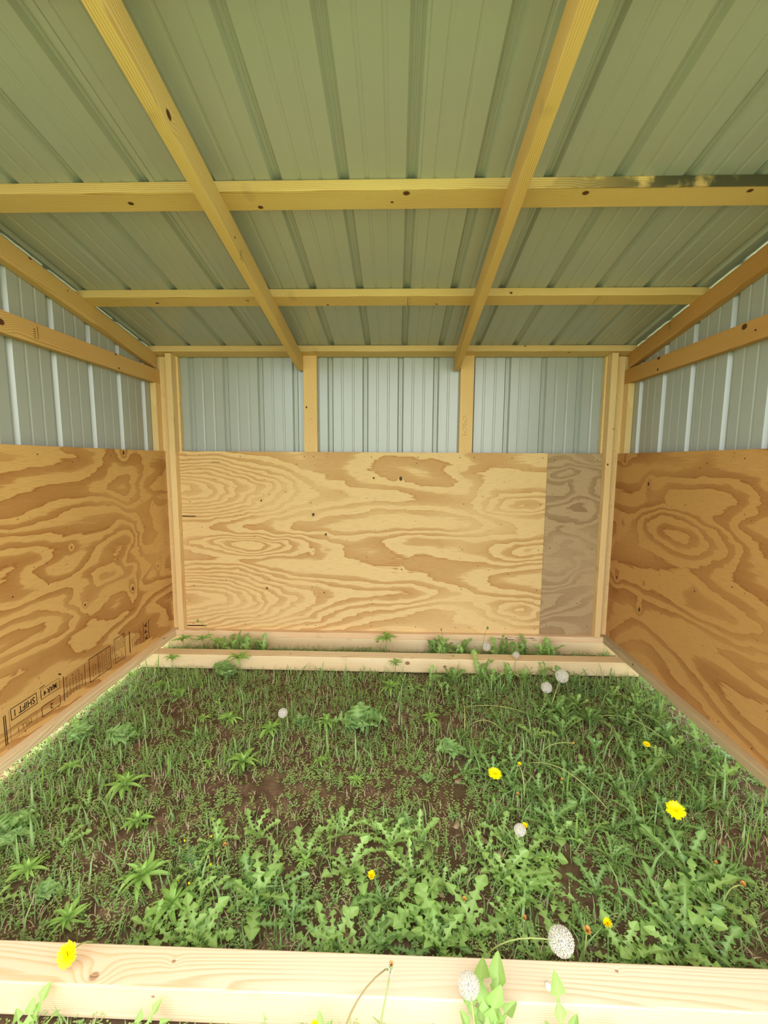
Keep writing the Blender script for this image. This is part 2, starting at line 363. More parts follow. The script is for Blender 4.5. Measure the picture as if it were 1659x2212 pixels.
# the nailing boards' visible strips, flush with the stud faces
def notch_post(x, label, sx):
    """short flat board on the side wall, notched round the end of the side rail"""
    pr = [(-.131, 0), (.14, 0), (.14, 6.0), (.062, 6.0), (.062, 5.43), (-.131, 5.43)]
    V = [(xx, y, z) for xx in (0, TH) for (y, z) in pr]; n = len(pr)
    F = [tuple(range(n))[::-1], tuple(range(n, 2*n))]+[(i, (i+1) % n, n+(i+1) % n, n+i) for i in range(n)]
    o = link('corner_stud', pymesh('corner_stud', V, F), None, PVERT); o.location = Vector((x, 0, 0))*S
    return tag(o, label, 'stud')
def pine_vert(seed):
    t = NT('pine_upright'); co = t.n('ShaderNodeTexCoord').outputs['Object']; x, y, z = t.sep(co)[:3]
    n = t.noise(t.xyz(t.m('MULTIPLY', x, 6), t.m('MULTIPLY', y, 6), t.m('ADD', t.m('MULTIPLY', z, .9), seed)), 1, 2)
    l = t.m('FRACT', t.m('ADD', t.m('MULTIPLY', n, 14), t.m('MULTIPLY', y, 60)))
    return t.done(t.bsdf(t.mix(t.m('MULTIPLY', l, .35), srgb(226, 196, 138), srgb(200, 158, 98)), .62, .25))
PVERT = pine_vert(2.0)
notch_post(WXL, 'pine corner stud on the left wall, notched round the rail end', 1)
notch_post(WXR-TH, 'pine corner stud on the right wall, notched round the rail end', -1)
for x0, x1, s in ((-.358, -.127, 'left'), (9.234, 9.474, 'right')):
    vboard('corner_filler', 'pine filler board behind the %s corner post' % s, x0, x1, .044, .142, 0, 6.0, PVERT, 'board')
for x0, x1, s in ((.001, .045, 'left'), (9.068, 9.106, 'right')):
    vboard('corner_batten', 'thin pine strip beside the %s corner post above the back plywood' % s, x0, x1, .043, .142, 0, 6.0, PVERT, 'board')
for y, s in ((-4.75, 'middle'), (-7.8, 'front')):
    for x0, sd in ((WXL, 'left'), (WXR-TH, 'right')):
        vboard('side_stud', 'flat pine %s stud behind the %s plywood sheet' % (s, sd), x0, x0+TH, y-.15, y+.14, 0, 5.43, PVERT, 'stud', flip=True)

PALE = dict(light=(228, 208, 168), dark=(196, 164, 116), kc1=(170, 128, 88), kc2=(110, 74, 48))
# bottom plates
PLL = pine('pine_plate_left', [], seed=2.5, **PALE); PLR = pine('pine_plate_right', kn((9.456, -3.9, -.0625), (0, 1, 0), BX, [(9.311, -1.35, -.03, .008)]), seed=6.5, light=(182, 166, 130), dark=(128, 110, 78), ring=.0035)
PLB = pine('pine_plate_back', kn((4.558, .021, -.0625), BX, (0, 1, 0), [(7.2, -.125, -.06, .006)]), seed=3.5, light=(232, 204, 164), dark=(204, 158, 112))
board('bottom_plate', 'pale pine bottom plate under the left plywood wall', 'plate', (WXL+.1458+.002, (YF+.16)/2, -.0625), (0, 1, 0), BX, .16-YF, WD, TH, PLL)
board('bottom_plate', 'greyish grooved pine bottom plate under the right plywood wall', 'plate', (WXR-.1458-.002, (YF+.16)/2, -.0625), (0, 1, 0), BX, .16-YF, WD, TH, PLR)
board('bottom_plate', 'pinkish pine bottom plate along the back plywood wall', 'plate', (4.558, .021, -.0625), BX, (0, 1, 0), 9.527, WD, TH, PLB)
# skids
def skid(yc, label, knots, seed, x0=WXL+.01, x1=WXR-.01, W=WD, H=WD, zt=-.127, **k):
    c = Vector(((x0+x1)/2, yc, zt-H/2))
    return board('skid_beam', label, 'beam', c, BX, (0, 1, 0), x1-x0, W, H, pine('pine_skid', kn(c, BX, (0, 1, 0), knots), seed=seed, ring=.0058, **k), bev=.012)
skid(.021, 'pine beam on the ground directly under the back plate, one round knot', [(4.35, -.125, -.18, .011)], 1.7, **PALE)
skid(-.93, 'pine beam lying across the ground a foot in front of the back wall', [(5.0, -1.078, -.22, .014), (5.75, -1.078, -.28, .012), (2.6, -.95, -.127, .006)], 5.7, **PALE)
BR = (222, 200, 172)
skid(-6.535, 'wide bright pine beam across the ground in the foreground', [(2.46, -6.62, -.127, .015), (3.02, -6.5, -.127, .006), (2.95, -6.68, -.2, .005), (6.5, -6.45, -.127, .004)], 9.7, light=BR, dark=(206, 174, 136), kc1=(186, 150, 112), kc2=(126, 92, 64), x1=WXR-.01)
c = Vector((4.558, -6.52, -.49)); board('ground_runner', 'brown weathered plank under the foreground beam', 'plank', c, BX, (0, 1, 0), 10.0, .26, .13, pine('pine_runner', [], seed=4.4, light=(190, 140, 84), dark=(120, 78, 44)))

# ------------------------------------------------------------------ plywood sheets (0.5 inch)
def ply(name, label, c, ex, L, H, mat):
    return board(name, label, 'plywood', c, ex, BZ, L, H, .0417, mat, bev=.003) if False else _ply(name, label, c, ex, L, H, mat)
def _ply(name, label, c, ex, L, H, mat):
    ex = Vector(ex); ez = Vector((0, 0, 1)); ey = ez.cross(ex)
    me = box_mesh(name, L, .0417, H, .004)
    o = link(name, me, None, mat); M = Matrix((ex, ey, ez)).transposed().to_4x4(); M.translation = Vector(c)*S; o.matrix_world = M
    return tag(o, label, 'plywood')
LY0, LY1 = YF+.03, .055
cl = (-.3395, (LY0+LY1)/2, 2.002)
def LK(pts): return [((y-cl[1])*S, (z-cl[2])*S, r, a) for y, z, r, a in pts]
def LF(pts): return [((y-cl[1])*S, (z-cl[2])*S, rx*S, rz*S, a) for y, z, rx, rz, a in pts]
mat_l = plywood('plywood_left', feats=LF([(-1.3, 3.5, .8, .5, -.35), (-2.3, 1.9, 1.0, .5, .5), (-4.2, 2.2, 1.0, .5, .45), (-3.6, 3.2, 1.2, .25, -.3), (-1.6, 2.3, .5, .4, .3)]),
    knots=LK([(-1.436, 3.93, .012, .5), (-1.411, 1.338, .013, .6), (-.482, 1.558, .010, .45), (-2.9, 2.45, .004, .45), (-2.7, 1.45, .003, .4), (-.56, 2.88, .004, .4), (-4.0, 1.0, .006, .05)]),
    light=(206, 164, 100), dark=(160, 106, 52), seed=2.3, N=7.0)
pl = ply('plywood_sheet', 'orange-brown figured plywood sheet on the left wall with black stamped print', cl, (0, 1, 0), LY1-LY0, 4.0, mat_l)
crr = (9.4555, (LY0+LY1)/2, 2.002)
def RK(pts): return [((crr[1]-y)*S, (z-crr[2])*S, r, a) for y, z, r, a in pts]
def RF(pts): return [((crr[1]-y)*S, (z-crr[2])*S, rx*S, rz*S, a) for y, z, rx, rz, a in pts]
mat_r = plywood('plywood_right', feats=RF([(-2.2, 2.7, 1.0, .3, .45), (-2.6, 3.3, 1.4, .25, .35), (-3.3, 1.6, 1.1, .35, .4), (-4.2, 3.0, 1, .8, -.3)]),
    knots=RK([(-.28, 3.844, .010, .4), (-1.187, 3.417, .009, .6), (-.267, 1.404, .013, .45), (-1.181, 1.001, .009, .55), (-1.27, 1.53, .004, .4), (-2.69, 3.81, .007, .12), (-2.66, 1.817, .008, .12), (-.36, 2.57, .004, .3)]),
    light=(190, 144, 84), dark=(150, 98, 50), seed=8.9, N=5.0, amp=.8)
prr = ply('plywood_sheet', 'orange-brown knotty plywood sheet on the right wall without print', crr, (0, -1, 0), LY1-LY0, 4.0, mat_r)
cb = (3.9785, .021, 2.002)
def BK(pts): return [((x-cb[0])*S, (z-cb[2])*S, r, a) for x, z, r, a in pts]
def BF(pts): return [((x-cb[0])*S, (z-cb[2])*S, rx*S, rz*S, a) for x, z, rx, rz, a in pts]
mat_b = plywood('plywood_back', feats=BF([(-.2, 3.12, 2.6, .66, 1.15), (-.2, .68, 2.6, .66, 1.15), (1.4, 1.95, 1.6, .26, .5), (5.2, 2.1, 1.3, .25, .22), (7.4, 2.9, 1.0, .2, .26), (7.7, 1.9, 1.1, .28, .28), (7.7, .55, 1.2, .25, .22), (4.6, 3.0, 1.6, .3, .22), (4.2, .9, 1.7, .3, .22)]),
    knots=BK([(1.78, 2.931, .009, .1), (2.919, 2.635, .008, .08), (2.919, 1.819, .009, .1), (3.6, 3.4, .006, .05), (4.838, 3.439, .008, .08), (4.25, 3.45, .006, .05), (4.869, 1.436, .007, .08), (1.86, .97, .006, .05), (3.15, .88, .005, .04), (4.1, 1.7, .004, .04), (7.06, 3.38, .005, .05), (3.2, 2.2, .006, .05)]),
    light=(220, 188, 132), dark=(182, 134, 78), seed=5.2, N=9.5, amp=.42, stain=[((.16-cb[0])*S, (2.577-2.002)*S, .055, .0042), ((.22-cb[0])*S, (.068-2.002)*S, .08, .005), ((.8-cb[0])*S, (3.77-2.002)*S, .035, .0018)])
pb = ply('plywood_sheet', 'pale golden plywood sheet covering most of the back wall', cb, BX, 7.953, 4.0, mat_b)
mat_g = plywood('plywood_grey', light=(176, 150, 112), dark=(144, 116, 82), seed=12.4, N=8, fx=1.1, fz=2.6, amp=.9)
cg = (8.5315, .021, 2.002)
pg = ply('plywood_strip', 'narrow greyish plywood strip at the right end of the back wall', cg, BX, 1.145, 4.0, mat_g)

# nail heads and pencil dots: one part of stuff per sheet
NAIL = plain('nail_dark', (48, 40, 36), .4, .5)
def discs(name, parent, pts, axis, r, mat=None, lab=None):
    V = []; F = []
    for P in pts:
        P = Vector(P); a = Vector(axis).normalized(); e1 = a.orthogonal().normalized(); e2 = a.cross(e1); b = len(V)
        V += [P+a*.003]+[P+(e1*math.cos(k*math.pi/3)+e2*math.sin(k*math.pi/3))*r for k in range(6)]
        F += [(b, b+1+k, b+1+(k+1) % 6) for k in range(6)]
    o = link(name, pymesh(name, V, F), None, mat or NAIL); o['kind'] = 'stuff'
    o.parent = parent; o.matrix_parent_inverse = parent.matrix_world.inverted()
    return o
bpy.context.view_layer.update()
rnd = random.Random(5)
def row(f, n): return [f(k/(n-1)) for k in range(n)]
discs('nail_head', pb, [(x, -.0005, z) for x in (.15, 1.35, 2.75, 2.95, 4.2, 5.2, 6.1, 6.4, 7.2, 7.85) for z in (3.9, .12)]+[(x, -.0005, z) for x in (.2, 2.88, 6.2, 7.85) for z in (2.9, 1.9, 1.0)], (0, -1, 0), .012)
discs('nail_head', pg, [(x, -.0005, z) for x in (8.1, 9.0) for z in (3.86, 1.95, .2)], (0, -1, 0), .012)
discs('nail_head', pl, [(-.3178, y, z) for y in (-.1, -1.8, -3.4, -4.0, -5.6, -7.6) for z in (3.88, 2.0, .1)], (1, 0, 0), .012)
discs('nail_head', prr, [(9.4338, y, z) for y in (-.15, -1.6, -3.4, -4.0, -5.6, -7.6) for z in (3.88, 2.1, .1)], (-1, 0, 0), .012)

# ------------------------------------------------------------------ print on the plywood (flat ink)
INK = plain('stamp_ink', (44, 28, 20), .8, .05)
INK2 = plain('stamp_ink_faded', (110, 72, 40), .8, .05)
GRN = plain('lumber_crayon', (86, 112, 34), .8, .05)
PX = -.3175
def ink_mesh(name, quads, parent, plane, mat=INK):
    """quads: lists of 4 (u,v) mapped by plane(u,v)"""
    V = []; F = []
    for q in quads:
        b = len(V); V += [plane(*p) for p in q]; F.append(tuple(range(b, b+len(q))))
    o = link(name, pymesh(name, V, F), None, mat); o.parent = parent; o.matrix_parent_inverse = parent.matrix_world.inverted(); o['kind'] = 'stuff'; return o
def seg(a, b, w):
    a = Vector(a); b = Vector(b); d = (b-a).normalized(); n = Vector((-d.y, d.x))*w/2
    return [a-n, b-n, b+n, a+n]
def frame(y0, z0, y1, z1, w=.009): return [seg((y0-w/2, z0), (y1+w/2, z0), w), seg((y0-w/2, z1), (y1+w/2, z1), w), seg((y0, z0), (y0, z1), w), seg((y1, z0), (y1, z1), w)]
LP = lambda u, v: (PX, u, v)
def text(name, s, parent, org, ux, uy, size, mat=INK, sx=1.0, bold=.0):
    cu = bpy.data.curves.new(name, 'FONT'); cu.body = s; cu.size = size*S; cu.resolution_u = 2; cu.align_x = 'CENTER'; cu.align_y = 'CENTER'; cu.offset = bold*S
    tmp = bpy.data.objects.new('tmp', cu); COL.objects.link(tmp)
    me = bpy.data.meshes.new_from_object(tmp.evaluated_get(bpy.context.evaluated_depsgraph_get()))
    bpy.data.objects.remove(tmp)
    o = bpy.data.objects.new(name, me); COL.objects.link(o); me.materials.clear(); me.materials.append(mat)
    ux = Vector(ux); uy = Vector(uy); M = Matrix((ux*sx, uy, ux.cross(uy))).transposed().to_4x4(); M.translation = Vector(org)*S
    o.parent = parent; o.matrix_parent_inverse = parent.matrix_world.inverted(); o.matrix_basis = M
    return o
nY, nZ = (0, -1, 0), (0, 0, -1)
q = frame(-4.19, .375, -3.775, .53, .011)+frame(-3.705, .122, -3.365, .27, .010)
q += [seg((-3.7, .385), (-3.7, .53), .012), seg((-3.7, .385), (-3.35, .38), .008), seg((-3.7, .53), (-3.35, .535), .006), seg((-3.35, .385), (-3.35, .53), .006)]
q += [seg((-4.30, .09), (-4.30, .50), .013), seg((-4.275, .09), (-4.275, .50), .013)]
q += [seg((-3.285, .12), (-3.27, .515), .014), seg((-2.83, .13), (-2.82, .49), .010)]
q += frame(-2.712, .125, -2.175, .52, .012)+[seg((-2.50, .125), (-2.50, .52), .011)]+frame(-2.06, .137, -1.755, .585, .012)
q += [seg((-1.615, .14), (-1.605, .56), .024), seg((-1.16, .15), (-1.15, .55), .014), seg((-.97, .16), (-.96, .56), .014), seg((-2.12, .14), (-2.11, .52), .006)]
q += [seg((-.93, .50), (-.86, .56), .008), seg((-3.36, .60), (-3.31, .57), .02), seg((-3.72, .56), (-3.62, .565), .012)]
ink_mesh('stamped_frame', q, pl, LP)
ink_mesh('faded_frame', [seg((-4.21, .11), (-3.8, .11), .005), seg((-4.21, .275), (-3.8, .275), .005), seg((-3.8, .11), (-3.8, .275), .004), seg((-4.22, .1), (-4.22, .53), .005)], pl, LP, INK2)
# columns of small print, too small to read
def small_print(y0, y1, z0, z1, cols, w, rg):
    out = []
    for i in range(cols):
        y = y0+(y1-y0)*(i+.5)/cols; z = z0+rg.random()*.03; top = z1-rg.random()*.10*(rg.random() > .4)
        while z < top:
            L = rg.uniform(.012, .05); L = min(L, top-z)
            k = 0
            while k < L-.004: out.append([(y-w/2, z+k), (y+w/2, z+k), (y+w/2, z+k+.005), (y-w/2, z+k+.005)]); k += .0095
            z += L+.014
    return out
rg = random.Random(3)
ink_mesh('small_print', small_print(-3.25, -2.86, .14, .49, 6, .040, rg)+small_print(-2.49, -2.20, .14, .50, 5, .030, rg)+small_print(-2.66, -2.54, .16, .44, 2, .026, rg)+small_print(-2.04, -1.77, .33, .57, 6, .026, rg)+small_print(-2.04, -1.80, .155, .30, 5, .026, rg)+small_print(-1.56, -1.19, .18, .50, 6, .032, rg), pl, LP, INK2)
text('stamped_text', 'SHIFT 1', pl, (PX, -3.982, .453), nY, nZ, .135, sx=.80, bold=.002)
text('stamped_text', '2', pl, (PX, -3.53, .196), nY, nZ, .12, bold=.001)
text('stamped_text', 'MAR 4', pl, (PX, -3.53, .458), nY, nZ, .12, sx=.72, bold=.002)
text('stamped_text', 'MILL 1', pl, (PX, -4.0, .19), nY, nZ, .11, mat=INK2, sx=.8)
for z, ch in ((.475, 'A'), (.345, 'P'), (.215, 'A')): text('stamped_text', ch, pl, (PX, -1.06, z), (0, 0, 1), nY, .135, bold=.003)
# short ink strokes on the lumber, square to the grain
def stroke_on(o, plane, pts, mat=INK):
    return ink_mesh('ink_mark', [seg(a, b, w) for a, b, w in pts], o, plane, mat)
def under(y): return roofz(y)-TH*N_-.0012
UP = lambda u, v: (u, v, under(v))
def squiggle(u, v0, v1, w=.006, n=5, du=.035):
    out = [((u, v0), (u, v1), w)]
    for k in range(n):
        v = v0+(v1-v0)*(k+.5)/n; out.append(((u+du*.7, v-.006), (u+du*1.5, v+.008*(-1)**k), w*.9))
    return out
stroke_on(p2, UP, squiggle(4.90, -2.15, -1.9)+squiggle(7.90, -2.16, -1.92)+[((2.27, -2.1), (2.30, -2.02), .008)])
SIDE = lambda x: (lambda u, v: (x, u, v))
stroke_on(g1, SIDE(-.3588), [((-3.165, 5.50), (-3.165, 5.68), .008)]+[((-3.24, 5.50+.03*k), (-3.205, 5.512+.03*k), .008) for k in range(5)])
stroke_on(r1, SIDE(2.7442+.0), [((-3.60, 6.33), (-3.58, 6.47), .006), ((-3.66, 6.36), (-3.64, 6.44), .006)]+[((-3.64, 6.36+.02*k), (-3.61, 6.375+.02*k), .004) for k in range(4)]) if False else None
stroke_on(r1, lambda u, v: (2.7443, u, v), [((-3.60, 6.33), (-3.60, 6.49), .007)]+[((-3.67, 6.35+.03*k), (-3.63, 6.362+.03*k), .007) for k in range(4)])
stroke_on(r4, SIDE(WXR-TH-.0012), [((-1.36, 6.12), (-1.36, 6.30), .007)]+[((-1.42, 6.13+.03*k), (-1.39, 6.142+.03*k), .007) for k in range(4)])
FR = lambda yf: (lambda u, v: (u, yf-.0012, v))
def crayon(o, x, yf):
    z = roofz(yf)-.062
    n3 = Vector(RD)
    ink_mesh('crayon_mark', [seg((x-.03, z+.022*k), (x+.03, z+.022*k+.004), .011) for k in (-1, 0, 1)], o, lambda u, v: tuple(Vector((u, yf, v-0))-RD*.0015+Vector((0, (z-v)*-B, 0))), GRN)
crayon(p1, 5.49, -4.257); crayon(p2, 5.37, -2.167); crayon(p3, 5.32, -.15)
stroke_on(s2, FR(.042), [((6.12+.035*(k % 3)*1.0+.03, 4.2+.055*(k//3)), (6.12+.035*(k % 3)+.034, 4.235+.055*(k//3)), .006) for k in range(9, 33) if k % 4], INK2)
discs('nail_head', s1, [(2.86, .0415, 4.25), (2.90, .0415, 4.7)], (0, -1, 0), .008)
plb = [o for o in COL.objects if o.get('label', '').startswith('pinkish pine')][0]
rg = random.Random(9); o = ink_mesh('dark_stain', [seg((x, z), (x+rg.uniform(.08, .3), z+rg.uniform(-.004, .004)), rg.uniform(.004, .012)) for x, z in [(rg.uniform(6.9, 8.1), rg.uniform(-.10, -.02)) for _ in range(16)]], plb, lambda u, v: (u, -.1262, v), plain('weather_stain', (112, 92, 84), .9, .05))
# ------------------------------------------------------------------ ground
def gz(x, y):
    v = Vector((x*.9, y*.9, 0)); f = noise.noise(v)*.035+noise.noise(Vector((x*4, y*4, 3.1)))*.018+noise.noise(Vector((x*13, y*13, 9.2)))*.010
    z = -.455+f
    if y > -.95: z += .03
    if x < .4 and y < -1.5: z -= .03
    return z
def soil_mat():
    t = NT('soil'); co = t.n('ShaderNodeTexCoord').outputs['Object']; n = t.noise(co, 18, 6, .65); n2 = t.noise(co, 3, 3)
    c = t.ramp(n, [(.25, srgb(62, 46, 34)), (.5, srgb(98, 76, 58)), (.75, srgb(140, 114, 90))])
    c = t.mix(t.sm(n2, .4, .65, 0, .5), c, srgb(84, 72, 46))
    return t.done(t.bsdf(c, .95, .05, bump=n, bstr=.6, bdist=.006))
V = []; F = []; nx, ny = 250, 230; X0, X1, Y0, Y1 = -.80, 9.92, -9.6, 1.4
for j in range(ny+1):
    for i in range(nx+1):
        x = X0+(X1-X0)*i/nx; y = Y0+(Y1-Y0)*j/ny; V.append((x, y, gz(x, y)))
for j in range(ny):
    for i in range(nx):
        a = j*(nx+1)+i; F.append((a, a+1, a+nx+2, a+nx+1))
floor = link('floor', pymesh('floor', V, F, True), None, soil_mat()); tag(floor, kind='structure')
def lawn_mat():
    t = NT('lawn'); co = t.n('ShaderNodeTexCoord').outputs['Object']; n = t.noise(co, 9, 5, .7); n2 = t.noise(co, .7, 3)
    c = t.mix(n, srgb(92, 108, 66), srgb(140, 154, 98)); c = t.mix(t.sm(n2, .4, .7, 0, .5), c, srgb(150, 154, 110))
    return t.done(t.bsdf(c, .9, .1, bump=n, bstr=.8, bdist=.02))
V = []; F = []
for (a, b, c, d) in ((-90, 100, -100, Y0), (-90, 100, Y1, 120), (-90, X0, Y0, Y1), (X1, 100, Y0, Y1)):
    k = len(V); V += [(a, c, -.5), (b, c, -.5), (b, d, -.5), (a, d, -.5)]; F.append((k, k+1, k+2, k+3))
VG = plain('pale_sun_glare', (236, 232, 206), .9, .05, .15, 60)  # added ground strips, near-white: sun glare under the plates put into the colour
for nm_, a, b in (('glare_strip_left', -3.2, X0), ('glare_strip_right', X1, 12.2)):
    tag(link(nm_, pymesh(nm_, [(a, Y0, -.492), (b, Y0, -.492), (b, Y1, -.492), (a, Y1, -.492)], [(0, 1, 2, 3)]), None, VG), kind='structure')
tag(link('lawn', pymesh('lawn', V, F), None, lawn_mat()), kind='structure')

# ------------------------------------------------------------------ plants
LEAFG = leafmat('dandelion_leaf', (122, 164, 72), (158, 194, 100))
LEAFD = leafmat('dandelion_leaf_dark', (74, 118, 52), (104, 148, 68))
LEAFL = leafmat('whorl_leaf', (126, 178, 62), (160, 202, 88))
LEAFB = leafmat('lettuce_leaf', (118, 160, 88), (152, 188, 112))
STEM = leafmat('flower_stalk', (140, 160, 84), (176, 176, 112), .1)
STEMR = leafmat('flower_stalk_reddish', (150, 140, 84), (160, 128, 84), .1)
YEL = leafmat('yellow_petal', (255, 226, 0), (255, 240, 10), .3, back=0)
ORA = leafmat('orange_petal', (222, 176, 92), (208, 158, 84), .2, back=0)
FLUFF = leafmat('seed_fluff', (216, 212, 200), (238, 234, 224), .3, .8, back=0)
SEEDC = plain('seed_core', (120, 104, 78))
BRACT = leafmat('green_bract', (110, 140, 70), (130, 150, 80), .1)
DEAD = leafmat('dead_leaf', (150, 122, 92), (176, 150, 118), .1, .8)

def leaf_mesh(name, kind, rg, n=14, arch=.45, seed=0):
    """unit-length leaf along +x rising then drooping; kinds: dandelion, lance, crinkle, spoon"""
    V = []; rib = []; rows = []
    if kind == 'dandelion':
        n = 44; lob = rg.choice([5, 6, 7, 8])
    twist = rg.uniform(-.5, .5); bow = rg.uniform(-.10, .10)
    for i in range(n+1):
        t = i/n
        if kind == 'dandelion':
            env = .022+.125*math.sin(math.pi*min(1, t**.85))**1.1*(.45+.8*t)
            ph = (t*lob) % 1.0
            w = env*(.20+1.1*(ph**1.3 if ph < .80 else (1-ph)*3.74)) if t < .84 else .115*math.sqrt(max(0, (1-t)/.16))*(.55+.45*math.cos((t-.84)/.16*1.2))
            if t < .12: w = .016
            back = -.075*ph if t < .84 else 0
        elif kind == 'lance':
            w = .115*math.sin(math.pi*t**.8)**.9 + .012; back = 0
        elif kind == 'crinkle':
            w = (.05+.24*math.sin(math.pi*t**1.15)**.7)*(1+.42*math.sin(t*28)); back = 0
            if t < .15: w = .03
            if t > .93: w *= .6
        else:
            w = .03+.26*math.sin(math.pi*max(0, (t-.25))/.75)**.8 if t > .25 else .02; back = 0
        if i == n: w = .002
        x = t-.18*arch*t*t; z = arch*(1.05*t-1.25*t*t)
        y0 = bow*math.sin(t*math.pi)
        fold = .30; a = twist*t
        ww = 0 if kind != 'crinkle' else .06*math.sin(t*37)
        cs, sn = math.cos(a), math.sin(a)
        L = (x+back, y0-w*cs, z+w*fold-w*sn+ww); R = (x+back, y0+w*cs, z+w*fold+w*sn-ww)
        r0 = .013*(1-t)+.003
        rows.append((L, (x, y0-r0, z), (x, y0+r0, z), R))
    F = []
    for r in rows:
        V += list(r); rib += [0, 1, 1, 0]
    for i in range(n):
        b = 4*i
        for k in range(3): F.append((b+k, b+4+k, b+5+k, b+1+k))
    me = pymesh(name, V, F, kind in ('lance', 'spoon'))
    at = me.attributes.new('rib', 'FLOAT', 'POINT'); at.data.foreach_set('value', rib)
    return me
rg = random.Random(11)
MD = [leaf_mesh('leaf', 'dandelion', rg, arch=a) for a in (.15, .3, .4, .5, .55, .65, .8, .35)]
ML = [leaf_mesh('leaf', 'lance', rg, 9, arch=a) for a in (.1, .25, .4, .55, .75)]
MC = [leaf_mesh('leaf', 'crinkle', rg, 34, arch=a) for a in (.2, .35, .5, .7)]
MS = [leaf_mesh('leaf', 'spoon', rg, 9, arch=a) for a in (.2, .4, .6)]
MDD = [m_.copy() for m_ in MD]
for L_, mt in ((MD, LEAFG), (MDD, LEAFD), (ML, LEAFL), (MC, LEAFB), (MS, LEAFL)):
    for m_ in L_: m_.materials.append(mt)

def add_leaf(root, me, az, tilt, size, base=(0, 0, 0), width=1.0, name='leaf'):
    o = bpy.data.objects.new(name, me); COL.objects.link(o); o.parent = root
    o.rotation_euler = (0, -tilt, az); o.scale = (size, size*width, size); o.location = Vector(base)*S
    return o
def tube(pts, r, sides=5):
    V = []; F = []; n = len(pts)
    for i, p in enumerate(pts):
        p = Vector(p); d = (Vector(pts[min(i+1, n-1)])-Vector(pts[max(i-1, 0)])).normalized()
        e1 = d.cross(Vector((.3, .2, 1)) if abs(d.z) < .9 else Vector((1, 0, 0))).normalized(); e2 = d.cross(e1)
        rr = r if not callable(r) else r(i/(n-1))
        for k in range(sides): V.append(p+(e1*math.cos(2*math.pi*k/sides)+e2*math.sin(2*math.pi*k/sides))*rr)
    for i in range(n-1):
        for k in range(sides): F.append((i*sides+k, i*sides+(k+1) % sides, (i+1)*sides+(k+1) % sides, (i+1)*sides+k))
    F.append(tuple(range(sides))[::-1]); F.append(tuple(range((n-1)*sides, n*sides)))
    return V, F
def inside(x, y): return WXL+.25 < x < WXR-.25 and y < -.25

def dandelion(x, y, R, n, label, group=None, dark=False, seed=0, upright=0.0, zoff=0.0):
    rg = random.Random(seed); root = empty('dandelion_plant', (x, y, gz(x, y)+.01+zoff)); tag(root, label, 'plant', group)
    M = MDD if dark else MD
    a0 = rg.random()*6.28
    for k in range(n):
        inner = k/n
        add_leaf(root, rg.choice(M), a0+k*2.4+rg.uniform(-.3, .3), math.radians(rg.uniform(4, 26)+inner*38+upright*rg.uniform(5, 30)), R*rg.uniform(.7, 1.15)*(1-.35*inner), width=rg.uniform(.85, 1.35))
    return root
def whorl(x, y, R, label, seed=0, group=None, stalk=.06, name='whorled_weed', zb=None):
    rg = random.Random(seed); z = gz(x, y); root = empty(name, (x, y, z)); tag(root, label, 'plant', group)
    V, F = tube([(0, 0, -.02), (.004, .003, stalk*.5), (0, 0, stalk+.02)], .008); link('stem', pymesh('stem', V, F, True), root, STEM)
    n = rg.choice([11, 12, 13])
    for k in range(n): add_leaf(root, rg.choice(ML), k*2*math.pi/n*1.0+rg.uniform(-.2, .2), math.radians(rg.uniform(-4, 22)), R*rg.uniform(.75, 1.1), (0, 0, stalk), width=rg.uniform(.65, .95))
    for k in range(5): add_leaf(root, rg.choice(ML), k*1.3+rg.random(), math.radians(rg.uniform(40, 68)), R*rg.uniform(.35, .55), (0, 0, stalk+.015), width=1.1)
    return root
def lettuce(x, y, R, label, seed=0, group=None, n=9, up_=0):
    n = int(n*1.5)
    rg = random.Random(seed); root = empty('wild_lettuce', (x, y, gz(x, y)+.01)); tag(root, label, 'plant', group)
    for k in range(n): add_leaf(root, rg.choice(MC), k*2.4+rg.uniform(-.3, .3), math.radians(rg.uniform(5, 25)+k/n*42+up_), R*rg.uniform(.6, 1.05)*(1-.35*k/n), width=rg.uniform(.8, 1.1))
    return root

# whorled rosettes of narrow bright leaves
H = [(2.64, -3.88, .307, 'bright whorled weed with long narrow leaves, centre-left of the dirt, largest by the bare patch'), (1.27, -4.36, .33, 'bright whorled weed left of the middle, nearest the rust-coloured left wall print'), (1.75, -4.91, .22, 'darker small whorled weed below the large left whorl'), (2.8, -3.11, .272, 'full round whorled weed just below the pale seed head on the left'),
     (2.06, -2.84, .227, 'whorled weed up and left of the round whorled weed'), (2.22, -5.58, .305, 'largest bright whorled weed in the left foreground'), (2.65, -5.85, .264, 'second bright whorled weed right below the largest foreground whorl'), (1.64, -1.22, .30, 'whorled weed leaning over the rear ground beam at its left part'),
     (.29, -1.74, .197, 'whorled weed in the far left corner before the rear beam'), (.81, -2.06, .169, 'small whorled weed a step in front of the far left corner'), (1.64, -2.88, .132, 'tiny whorled weed on bare soil left of centre'), (5.34, -2.67, .21, 'whorled weed on bare soil right of the blue-green lettuce'),
     (1.77, -6.02, .208, 'whorled weed touching the foreground beam at the left'), (3.65, -2.86, .225, 'whorled weed beside the left edge of the big blue-green lettuce'), (4.68, -1.75, .297, 'tall whorled weed behind the big blue-green lettuce'), (3.7, -3.79, .147, 'small whorled weed in the centre of the dirt floor'),
     (3.82, -5.35, .122, 'tiny whorled weed amid the foreground dandelions'), (.27, -4.01, .192, 'whorled weed close under the left bottom plate'), (4.25, -4.13, .138, 'small pale whorled weed right of the centre bare soil'), (2.16, -3.89, .129, 'tiny whorled weed left of the largest centre-left whorl'), (6.37, -5.26, .123, 'tiny whorled weed in the right foreground'), (1.0, -5.55, .214, 'whorled weed in the grass at the left foreground edge')]
